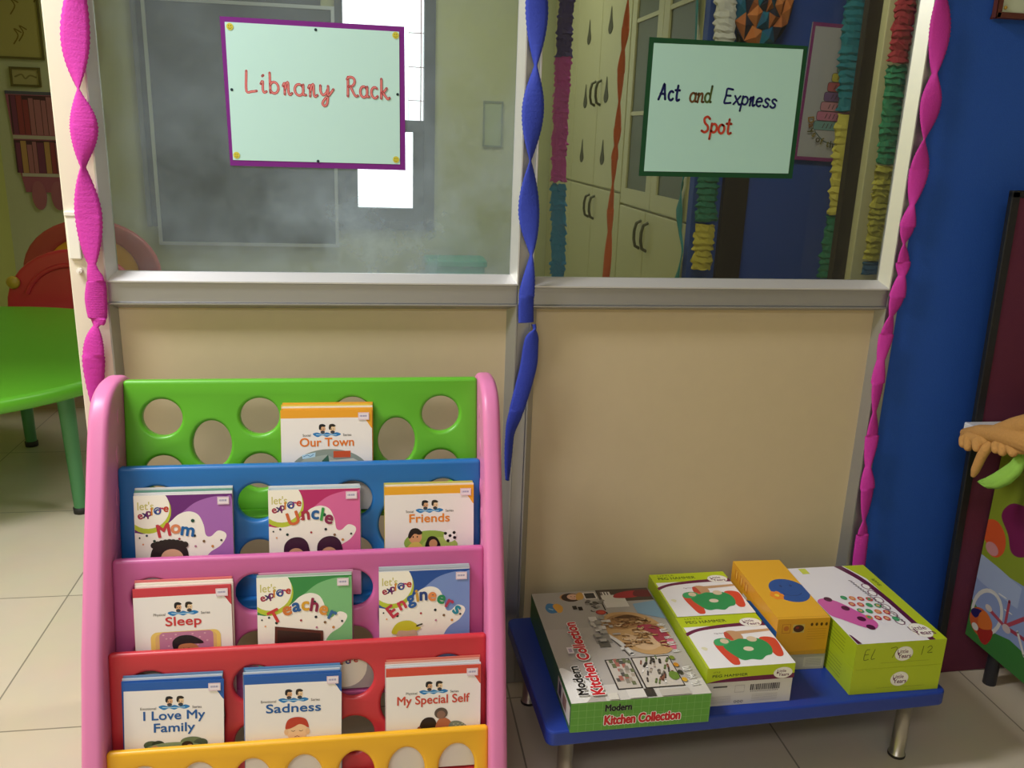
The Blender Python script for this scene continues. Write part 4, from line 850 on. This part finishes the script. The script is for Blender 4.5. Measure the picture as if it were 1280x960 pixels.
# ---- tan plush arms over the edge of the table
FUR = mat('tan_plush', '#b98a4e', .95, 0, .8, 180, .10)
plush = thing('plush_puppet', 'tan plush hand puppet with two curled paws over the table corner', 'puppet', (TX+.02, -.2, TZ))
inv = Vector(plush.location)
def px(x, y, X): return tuple(onX(x, y, X)-inv)
X1 = TX-.032; yk = (-.10, -.30)
def sweep(b, pts, r): b.tube(pts, r, 14); b.sphere(pts[0], r[0] if isinstance(r, list) else r, 12); b.sphere(pts[-1], r[-1] if isinstance(r, list) else r, 12)
def organic(b, name, m, parent, vox=.0035):
    o = b.build(name, m, parent); rm = o.modifiers.new('Remesh', 'REMESH'); rm.mode = 'VOXEL'; rm.voxel_size = vox; rm.use_smooth_shade = True
    sm = o.modifiers.new('Smooth', 'SMOOTH'); sm.factor = .6; sm.iterations = 2; return o
b = MB()
pts = [px(1206, 541, X1+.014), px(1225, 540, X1+.008), px(1250, 543, X1+.004), px(1278, 549, X1), px(1305, 556, X1)]
sweep(b, pts, [.011, .017, .021, .026, .03])
pts = [px(1245, 537, X1+.004), px(1268, 533, X1+.002), px(1290, 531, X1), px(1310, 531, X1)]
sweep(b, pts, [.012, .020, .026, .030])
organic(b, 'arm', FUR, plush, .003)
b = MB(); b.sphere((.20, .02, .062), .085, 18, '#ffffff', (1.25, .9, .70)); b.sphere((.31, .03, .075), .065, 16, '#ffffff', (1, 1, 1)); b.sphere((.10, .0, .040), .05, 14, '#ffffff', (1.2, .9, .75))
organic(b, 'body', FUR, plush, .005)
for nm, base, toes in (('paw', [(1212, 546), (1232, 551)], [((1205, 549), (1204, 555)), ((1211, 551), (1210, 559)), ((1221, 552), (1221, 560))]),
                       ('paw', [(1250, 556), (1278, 560)], [((1246, 557), (1245, 562)), ((1254, 558), (1253, 565)), ((1264, 560), (1266, 566))])):
    b = MB(); sweep(b, [px(base[0][0], base[0][1], X1-.002), px(base[1][0], base[1][1], X1)], .014)
    for (a0, a1), (b0, b1) in toes: sweep(b, [px(a0, a1-3, X1+.004), px(a0-.5, a1, X1-.010), px(b0, b1, X1-.012)], [.0095, .0105, .0095])
    organic(b, nm, FUR, plush, .0018)
b = MB(); sweep(b, [px(1238, 555, X1+.004), px(1232, 562, X1-.004), px(1227, 570, X1-.006), px(1223, 579, X1-.006), px(1219, 588, X1-.006), px(1216.5, 594, X1-.006)], [.012, .0115, .011, .0105, .0095, .006])
organic(b, 'dangling_tail', FUR, plush, .0025)
# ---- green leaf-shaped ribbon hanging in front of the panel
lf = thing('leaf_puppet', 'light green felt leaf hanging from the table under the tan paws', 'leaf', tuple(onX(1277, 568, TX-.012)))
inv = Vector(lf.location); b = MB()
cen = [(1279, 565), (1277, 574), (1270, 585), (1259, 594), (1246, 601), (1234, 603.5), (1225, 602)]; wid = [.004, .011, .015, .017, .015, .009, .001]
cp = [onX(x, y, TX-.012-.002*i)-inv for i, (x, y) in enumerate(cen)]; vs = []; fs = []; K = 8
sm2 = []
for i in range(len(cp)-1):
    for j in range(4): t = j/4; sm2.append((cp[i].lerp(cp[i+1], t), wid[i]*(1-t)+wid[i+1]*t))
sm2.append((cp[-1], wid[-1]))
for i, (p, wv) in enumerate(sm2):
    q0 = sm2[max(i-1, 0)][0]; q1 = sm2[min(i+1, len(sm2)-1)][0]; tn = (q1-q0).normalized(); nn = tn.cross(Vector((1, 0, 0))).normalized()
    for j in range(K+1):
        v = j/K*2-1; vs.append(p+nn*wv*v+Vector((-1, 0, 0))*(.010*(1-v*v)*min(1, wv/.015)+.002*math.cos(9*v)))
for i in range(len(sm2)-1):
    for j in range(K): q = i*(K+1)+j; fs.append((q, q+1, q+K+2, q+K+1))
b.mesh(vs, fs, '#ffffff', True); o = b.build('leaf_blade', mat('lime_felt', '#8cc04e', .85, 0, .3, 200, .05), lf)
so = o.modifiers.new('Solidify', 'SOLIDIFY'); so.thickness = .004

# ================================================================== ROOM BEYOND, LEFT
GREENP = mat('green_plastic', '#1c9a36', .42, 0, .03, 40)
tb = thing('play_table', 'round green plastic table with dark green tube legs beyond the doorway', 'table', (-1.60, 1.48, 0))
b = MB(); TT = .485
b.lathe([(.0001, TT-.012), (.76, TT-.012), (.78, TT-.035), (.796, TT-.045), (.804, TT-.035), (.806, TT-.012), (.798, TT), (.78, TT+.001), (.0001, TT+.001)], 72); b.build('tabletop', GREENP, tb)
b = MB(); b.lathe([(.0001, TT+.0012), (.035, TT+.0012), (.036, TT+.003), (.03, TT+.004), (.0001, TT+.004)], 24, '#1c2c20', (.10, .05, 0)); b.build('centre_cap', mat('dark_green_tube', '#2c5c3a', .4), tb)
for x, y, X2, Y2 in ((.593, -.376, .575, -.36), (.195, .308, .19, .30), (-.55, .35, -.47, .30), (-.3, -.6, -.25, -.5)):
    b = MB(); b.tube([(x, y, .012), ((x+X2)/2, (y+Y2)/2, .24), (X2, Y2, TT-.012)], [.021, .024, .028], 18); l = b.build('leg', mat('green_tube', '#4c8a58', .4), tb)
    b = MB(); b.lathe([(.0001, 0), (.024, 0), (.025, .02), (.0215, .022), (.0001, .022)], 18, c=(x, y, 0)); b.build('foot_cap', mat('dark_rubber', '#2a2826', .6), l)
REDP = mat('red_plastic', '#a8241e', .42)
def kid_chair(name, label, x, y, rz, m, arch, W2=.30, zb=.45, hd=.272):
    t = thing(name, label, 'chair', (x, y, 0), rz)
    out = [(-W2, .26)] + [(-W2*math.cos(R(q)), zb+hd*math.sin(R(q))) for q in range(0, 181, 10)] + [(W2, .26)]
    k = .68; inn = [(-W2*k*math.cos(R(q)), zb+hd*k*math.sin(R(q))) for q in range(0, 181, 15)] + [(W2*k, .38), (-W2*k, .38)]
    curve_panel('backrest', out, [inn] if arch else [], .05, .018, m, t, (0, -.20, 0), (1, 0, 0), (0, 0, 1))
    b = MB(); b.prism(rrect(-W2+.01, W2-.01, -.145, .24, .06), (0, 0, .25), (1, 0, 0), (0, 1, 0), (0, 0, 1), .04); b.build('seat', m, t, .01, weld=True)
    for sx in (-W2+.06, W2-.06):
        for sy in (-.10, .19): b = MB(); b.tube([(sx, sy, 0), (sx*.96, sy*.95, .25)], [.03, .036], 14); b.build('leg', m, t)
    if arch:
        b = MB(); b.prism(inn, (0, -.165, 0), (1, 0, 0), (0, 0, 1), (0, -1, 0), .01); b.build('inner_panel', mat('yellow_plastic', '#b88c2c', .45), t)
    else:
        b = MB(); b.lathe([(.0001, 0), (.028, 0), (.030, .01), (.022, .02), (.0001, .022)], 20); kn = b.build('knob', mat('yellow_knob', '#b89a34', .4), t); kn.location = (-W2+.045, -.20, .57); kn.rotation_euler = (R(90), 0, 0)
        b = MB(); b.tube([(-W2*.72*math.cos(R(q)), -.203, zb+hd*.74*math.sin(R(q))) for q in range(20, 161, 10)], .012, 10); b.build('raised_rib', m, t)
    return t
kid_chair('toddler_chair', 'red plastic child chair with yellow knob behind the green table', -1.385, 2.62, 0, REDP, False)
kid_chair('toddler_chair', 'faded red arched child chair with yellow inner back, seen partly through dusty glass', -1.55, 3.45, 0, mat('rose_plastic', '#b0483c', .45), True, .36, .48, .295)
# wall pieces on the back wall (Y = 4.5)
def wall_card(name, label, cat, x0, x1, z0, z1, Y, col, art=None, frame=None, t=.008, m=PAPER, fw=.02, rz=0):
    o = thing(name, label, cat, (x0, Y, z0), 0); w, h = x1-x0, z1-z0
    b = MB(); b.box(0, w, -t, 0, 0, h, col)
    if art: art.into(b, (0, -t, 0), (1, 0, 0), (0, 0, 1), (0, -1, 0), step=.00012, base=.0002)
    b.build('sheet', m, o)
    if frame:
        b = MB()
        for q in ((0, w, 0, fw), (0, w, h-fw, h), (0, fw, fw, h-fw), (w-fw, w, fw, h-fw)): b.box(q[0], q[1], -t-.008, -t, q[2], q[3])
        b.build('frame', frame, o)
    if rz: o.rotation_euler = (0, rz, 0)
    return o
a = Art(.50, .52)
for i in range(9):
    rr = random.Random(i); x, y = .05+.38*rr.random(), .05+.4*rr.random(); a.line([(x, y), (x+.03, y+.05), (x+.01, y+.09), (x+.05, y+.07)], .008, '#7a6a2c', k=4)
wall_card('wall_poster', 'olive framed poster high on the green wall beyond the doorway', 'poster', -2.42+.02, -2.086, 1.655, 2.2, 4.498, '#a8a05c', a, mat('olive_frame', '#5c5420', .6), fw=.014)
a = Art(.185, .12); a.line([(.03, .06), (.07, .075), (.09, .05), (.12, .07), (.155, .06)], .01, '#7c7444', k=4)
wall_card('name_card', 'small dark framed card above the pink train poster', 'card', -2.307, -2.122, 1.488, 1.608, 4.498, '#a49c64', a, mat('olive_frame', '#5c5420', .6), fw=.014)
tp = thing('train_poster', 'pink train shaped poster with two rows of coloured books', 'poster', (-2.352, 4.498, .70))
b = MB(); b.prism([(.0, .76), (.35, .76), (.35, .27), (.32, .12), (.06, .12), (.03, .3)], (0, 0, 0), (1, 0, 0), (0, 0, 1), (0, -1, 0), .008, '#9a5a64')
a = Art(.4, .8); a.rect(0, .35, .74, .76, '#5a5a60'); rr = random.Random(4)
for z0, z1 in ((.49, .735), (.245, .455)):
    a.rect(.02, .34, z0, z1, '#503838'); x = .03
    while x < .31: q = .028+.02*rr.random(); a.rect(x, x+q-.004, z0, z1-.03*rr.random(), rr.choice(['#8c4440', '#9a5c48', '#8a7a50', '#5a5c60', '#a06a68', '#3c6a70', '#744050', '#b08a54'])); x += q
a.rect(.02, .35, .462, .485, '#b0a890'); a.rect(.05, .33, .222, .243, '#b8b098')
a.into(b, (0, -.008, 0), (1, 0, 0), (0, 0, 1), (0, -1, 0), step=.00012); b.build('train_sheet', PAPER, tp)
for x in (.14, .26): b = MB(); b.prism(ell(x, .10, .045, .095, 24), (0, -.004, 0), (1, 0, 0), (0, 0, 1), (0, -1, 0), .008, '#a06468'); b.build('paper_wheel', PAPER, tp)
# blackboard: two sliding leaves
bb = thing('blackboard', 'large sliding blackboard with silver frame on the far green wall', 'blackboard', (-1.46, 4.49, .49))
SIL = mat('silver_frame', '#b8c0c4', .35, .3); SLATE = mat('slate_board', '#3f484f', .6, 0, .05, 20, .08)
b = MB(); b.box(-.07, 1.12, -.012, 0, .12, 2.2); b.build('rear_leaf', SLATE, bb)
b = MB(); b.box(-.075, -.045, -.02, -.008, .12, 2.2); b.build('rear_frame', mat('dark_frame_metal', '#6a7074', .5), bb)
b = MB(); b.box(.0, 1.21, -.045, -.030, 0, 1.575); b.build('front_leaf', SLATE, bb)
b = MB()
for q in ((0, 1.21, 0, .022), (0, 1.21, 1.555, 1.577), (0, .022, .022, 1.555), (1.188, 1.21, .022, 1.555)): b.box(q[0], q[1], -.056, -.030, q[2], q[3])
b.build('front_frame', SIL, bb)
tx = thing('storage_bin', 'teal plastic storage bin on the floor under the far wall', 'bin', (.56, 4.30, 0))
b = MB(); b.prism(rrect(-.2, .2, -.14, .14, .03), (0, 0, 0), (1, 0, 0), (0, 1, 0), (0, 0, 1), .40); b.build('body', mat('teal_plastic', '#12a078', .45), tx, .006, weld=True)
b = MB(); b.prism(rrect(-.215, .215, -.155, .155, .035), (0, 0, .40), (1, 0, 0), (0, 1, 0), (0, 0, 1), .045); b.build('lid', mat('teal_plastic', '#12a078', .45), tx, .008, weld=True)
wall_card('notice_sheet', 'faint pale green notice on the far wall near the middle post', 'notice', .76, .90, 1.21, 1.52, 4.498, '#a4b088', None, mat('grey_green_edge', '#7c8870', .6), fw=.012)

# ================================================================== ROOM BEYOND, RIGHT
CABM = mat('cream_cabinet', '#bdbb8e', .45, 0, .02, 30)
HND = mat('dark_bow_handle', '#50523c', .35, .6)
XC = 1.238
def cupboard(label, y0, y1, split, top, doors_up, doors_lo, glazed):
    t = thing('cupboard', label, 'cupboard', (XC, y0, 0), 0)
    L = y1-y0
    b = MB(); b.box(.018, .46, 0, L, 0, top); b.build('carcass', CABM, t)
    def door(ya, yb, z0, z1, hy, hz, glass):
        if glass:
            b = MB(); fw = .075
            for q in ((ya, yb, z0, z0+fw), (ya, yb, z1-fw, z1), (ya, ya+fw, z0+fw, z1-fw), (yb-fw, yb, z0+fw, z1-fw)): b.box(0, .018, q[0], q[1], q[2], q[3])
            for zz in (z0+.42, z0+.84): b.box(.002, .016, ya+fw, yb-fw, zz, zz+.018)
            d = b.build('door', CABM, t)
            b = MB(); b.box(.009, .013, ya+fw, yb-fw, z0+fw, z1-fw); b.build('door_glass', mat('dark_cabinet_glass', '#4c5434', .45, 0), d)
        else:
            b = MB(); b.box(0, .018, ya, yb, z0, z1); d = b.build('door', CABM, t, .003)
        if hy is not None:
            b = MB(); b.tube([(0, hy, hz), (-.022, hy, hz-.012), (-.030, hy, hz-.045), (-.030, hy, hz-.085), (-.022, hy, hz-.118), (0, hy, hz-.13)], .0075, 10); b.build('handle', HND, d)
    for (ya, yb, hy) in doors_up: door(ya, yb, split+.006, top-.02, hy, split+.57, glazed)
    for (ya, yb, hy) in doors_lo: door(ya, yb, .06, split-.006, hy, split-.05, False)
    return t
cupboard('cream cupboard with plain doors further back, marked with dark drop stickers', 2.545, 4.44, 1.032, 2.5, [(.005, .58, .52), (.586, 1.16, .645), (1.166, 1.89, None)], [(.005, .58, .52), (.586, 1.16, .645), (1.166, 1.89, None)], False)
cupboard('cream cupboard with glazed upper doors, nearer the blue wall', 1.555, 2.540, .982, 2.5, [(.005, .49, None), (.496, .98, None)], [(.005, .54, .49), (.546, .98, .60)], True)
STK = mat('dark_olive_sticker', '#3c3f22', .7)
for i, (px_, py_) in enumerate(((764, 27), (737, 42), (758, 114), (732, 122), (753, 192), (727.5, 190))):
    p = onX(px_, py_, XC-.0005); o = thing('drop_sticker', 'dark drop-shaped sticker on plain cupboard door, '+['top row nearer the orange streamer', 'top row nearer the paper garland', 'middle row nearer the orange streamer', 'middle row beside the cupboard handle', 'bottom row nearer the orange streamer', 'bottom row nearer the paper garland'][i], 'sticker', p)
    b = MB(); pts = smooth([(0, .075), (-.022, .015), (-.046, -.03), (-.026, -.055), (0, -.06), (.028, -.05), (.046, -.028), (.022, .015)], 4, True); b.prism([(-q[0], q[1]) for q in pts][::-1] if False else pts, (0, 0, 0), (0, -1, 0), (0, 0, 1), (-1, 0, 0), .002); b.build('sticker_film', STK, o)
# ---- paper garlands
def gmat(c): return mat('tissue_'+c[1:], c, .8, 0, .3, 200)
def garland(label, pts, secs, Y, hw, frill=.35, step=.011, flat=.55, seed=1, group=None):
    """fringed tissue column; pts (x, z) top to bottom, secs = (fraction from, to, colour, name)"""
    t = thing('paper_garland', label, 'garland', (pts[0][0], Y, pts[0][1]), 0, group); rr = random.Random(seed)
    P = [Vector(p) for p in pts]; D = [0]
    for i in range(1, len(P)): D.append(D[-1]+(P[i]-P[i-1]).length)
    def at(d):
        for i in range(1, len(P)):
            if d <= D[i] or i == len(P)-1: return P[i-1].lerp(P[i], (d-D[i-1])/max(1e-6, D[i]-D[i-1]))
    for f0, f1, c, cn in secs:
        b = MB(); d = f0*D[-1]; rings = []; n = 14; k = 0
        while d <= f1*D[-1]:
            p = at(d); big = hw*(1+frill*rr.uniform(-.5, .35)) if k % 2 == 0 else hw*(.78+.12*rr.random())
            rings.append([(p.x-pts[0][0]+(big*(1+rr.uniform(-.22, .12)))*math.cos(2*math.pi*q/n), big*flat*math.sin(2*math.pi*q/n)*(1+rr.uniform(-.2, .1)), p.y-pts[0][1]+rr.uniform(-.004, .004)-(.004 if k % 2 == 0 else 0)) for q in range(n)])
            d += step*.5; k += 1
        vs = [q for g in rings for q in g]; fs = []
        for i in range(len(rings)-1):
            for q in range(n): fs.append((i*n+q, (i+1)*n+q, (i+1)*n+(q+1) % n, i*n+(q+1) % n))
        fs += [tuple(range(n)), tuple(reversed(range((len(rings)-1)*n, len(rings)*n)))]
        b.mesh(vs, fs, '#ffffff', False); o = b.build('tissue_section', gmat(c), t); o['label'] = cn+' tissue section'
    return t
def gp(L, Y): return pxpath(L, Y)
garland('purple, magenta and teal tissue garland hanging beside the middle post', gp([(712, -120), (708, 0), (705, 55), (702, 120), (698, 218), (698, 280), (697, 352)], .09), [(0, .375, '#4a3c84', 'purple'), (.375, .715, '#d850b4', 'magenta'), (.715, 1, '#2a90c4', 'teal')], .09, .0185, .25, seed=2)
garland('white, green and yellow tissue garland on the back blue wall by the cupboard', gp([(908, -90), (907, 0), (905, 55), (892, 150), (886, 215), (882, 278), (876, 338)], 1.42), [(0, .36, '#c8c4b8', 'white'), (.36, .85, '#1f6c50', 'green'), (.85, 1, '#c0b040', 'yellow')], 1.42, .045, .30, .024, .4, 3)
garland('teal, yellow and green tissue garland hanging over the cake poster', gp([(1079, -90), (1072, 0), (1065, 65), (1061, 130), (1054, 200), (1049, 262), (1041, 310), (1034, 350)], 1.38), [(0, .50, '#1f8090', 'teal'), (.50, .80, '#dccc58', 'yellow'), (.80, 1, '#1f7a58', 'green')], 1.38, .052, .34, .026, .4, 4)
garland('red, green and yellow tissue garland on the cream door post', gp([(1140, -80), (1133, 0), (1124, 65), (1115, 130), (1109, 190), (1101, 250), (1093, 310), (1088, 342)], .755), [(0, .355, '#a82834', 'red'), (.355, .655, '#2c8a5c', 'green'), (.655, .96, '#b8ac3c', 'yellow'), (.96, 1, '#1c5a7c', 'blue')], .755, .036, .28, .018, .4, 5)
ORC = mat('orange_crepe', '#f07038', .75, 0, .3, 260); TEALC = mat('teal_crepe', '#1f7c80', .75, 0, .3, 260)
def gs(name, label, L, wd, Y, m):
    return streamer(name, label, gp(L, Y), wd, Y, m, None, .5)
gs('streamer', 'thin orange crepe streamer hanging in front of the cream cupboards', [(790, -60), (787, -30), (785, 0), (782, 35), (779, 62), (776, 92), (774, 128), (772, 160), (770, 182), (768, 200), (766, 230), (763, 262), (762, 290), (759, 330), (757, 350)], [.002, .007, .002, .0075, .002, .0075, .003, .0075, .0025, .007, .003, .007, .003, .0085, .008], .06, ORC)
YT = 1.60
def gsx(L): return [(onX(x, y, XC-.012).y, onX(x, y, XC-.012).z) for x, y in L]
tl = thing('streamer', 'teal crepe streamer twisted down the cupboard edge beside the blue wall', 'streamer', tuple(onX(862, 100, XC-.012)))
pts = gsx([(873, -60), (871, 10), (869, 60), (862, 140), (855, 215), (853, 232), (849, 262), (850, 288), (853, 312), (850, 330), (845, 352)]); wds = [.005, .03, .006, .03, .018, .004, .035, .004, .012, .02, .03]
P = smooth(pts, 8); vs = []; fs = []
for i, p in enumerate(P):
    s = i/8; k = min(int(s), len(pts)-2); u = s-k; wv = wds[k]*(1-u)+wds[k+1]*u
    for j in (-1, -.33, .33, 1): vs.append((-.004*(1-j*j)-tl.location.x+XC-.012+.006*j*math.sin(s*1.6), p[0]+wv*j-tl.location.y, p[1]-tl.location.z))
for i in range(len(P)-1):
    for j in range(3): q = i*4+j; fs.append((q, q+1, q+5, q+4))
b = MB(); b.mesh(vs, fs, '#ffffff', True); o = b.build('ribbon', TEALC, tl); so = o.modifiers.new('Solidify', 'SOLIDIFY'); so.thickness = .001
# ---- folded paper ball and cake poster on the back blue wall
fb = thing('paper_fan', 'orange and teal folded paper fan on the dark post of the back wall', 'decoration', tuple(onY(955, -5, 1.44)))
b = MB(); cols = ['#c8743c', '#1f6c84', '#28283c', '#c87a44', '#235f80', '#b86a3c']
for r0, r1, n in ((.0, .04, 8), (.04, .08, 10), (.08, .12, 12)):
    for k in range(n):
        a0, a1 = 2*math.pi*k/n, 2*math.pi*(k+1)/n; am = (a0+a1)/2; h0, h1 = -.05*(1-r0/.12), -.05*(1-r1/.12)
        q = [(r0*math.cos(a0), h0, r0*math.sin(a0)*1.5), (r0*math.cos(a1), h0, r0*math.sin(a1)*1.5), (r1*math.cos(a1), h1, r1*math.sin(a1)*1.5), (r1*math.cos(a0), h1, r1*math.sin(a0)*1.5)]
        rm = (r0+r1)/2; mid = (rm*math.cos(am), (h0+h1)/2-.018, rm*math.sin(am)*1.5)
        for i in range(4): b.face([q[i], q[(i+1) % 4], mid], cols[(k+int(r0*20)+(i//2)*3) % 6])
b.prism(ell(0, 0, .12, .18, 24), (0, .0, 0), (1, 0, 0), (0, 0, 1), (0, 1, 0), .012, '#28283c'); b.build('folded_paper', PAPER, fb)
A0 = onY(1012, 27, 1.49)
pw, ph = .262, .505
a = Art(pw, ph); a.rect(0, pw, 0, ph, '#8c3a78'); a.rect(.012, pw, .014, ph-.014, '#b8b4b8')
cx = .188; a.line([(cx-.125, .140)]+smooth([(cx-.115, .11), (cx-.07, .075), (cx, .065), (cx+.06, .07)], 5), .0035, '#3c5a58')
tz = .118
for i, (wv, hv, cc) in enumerate(((.125, .036, '#7aa0a0'), (.118, .036, '#c87898'), (.108, .036, '#c88a98'), (.100, .036, '#7c5c8c'), (.092, .036, '#b85c64'), (.080, .034, '#c8b84c'), (.064, .034, '#6a9a84'), (.036, .022, '#c85a6c'))):
    a.line(rrect(cx-wv, cx+wv, tz, tz+hv-.004, .008), .004, '#584450', True); a.poly(rrect(cx-wv, cx+wv, tz, tz+hv-.004, .008), cc)
    if i < 7:
        for q in range(5): a.line([(cx-wv*.7+q*.016, tz+.008), (cx-wv*.7+q*.016+.006, tz+hv-.012)], .0028, '#4c3440')
    tz += hv
a.line(ell(cx-.012, tz+.045, .032, .044, 20), .005, '#3c5a70', True); a.ell(cx-.012, tz+.045, .030, .042, '#a0b4c4')
for ch, x, y, rt, cc in (('D', .034, .150, -80, '#a07828'), ('a', .040, .128, -70, '#8a5c28'), ('y', .047, .108, -58, '#5c5a28'), ('s', .060, .092, -45, '#8a7828'), ('o', .082, .072, -25, '#5a5030'), ('f', .100, .064, -15, '#8a7a30'), ('t', .128, .056, -8, '#7a7430'), ('h', .146, .053, 0, '#4c4c28'), ('e', .168, .052, 5, '#8a7a30')): a.text(ch, x, y, .036, cc, .02, 'c', rt)
wall_card('cake_poster', 'days of the week poster with tiered cake on the back blue wall', 'poster', A0.x, A0.x+pw, A0.z-ph, A0.z, 1.494, '#b8b4b8', a, rz=R(1.5)).location.z = A0.z-ph
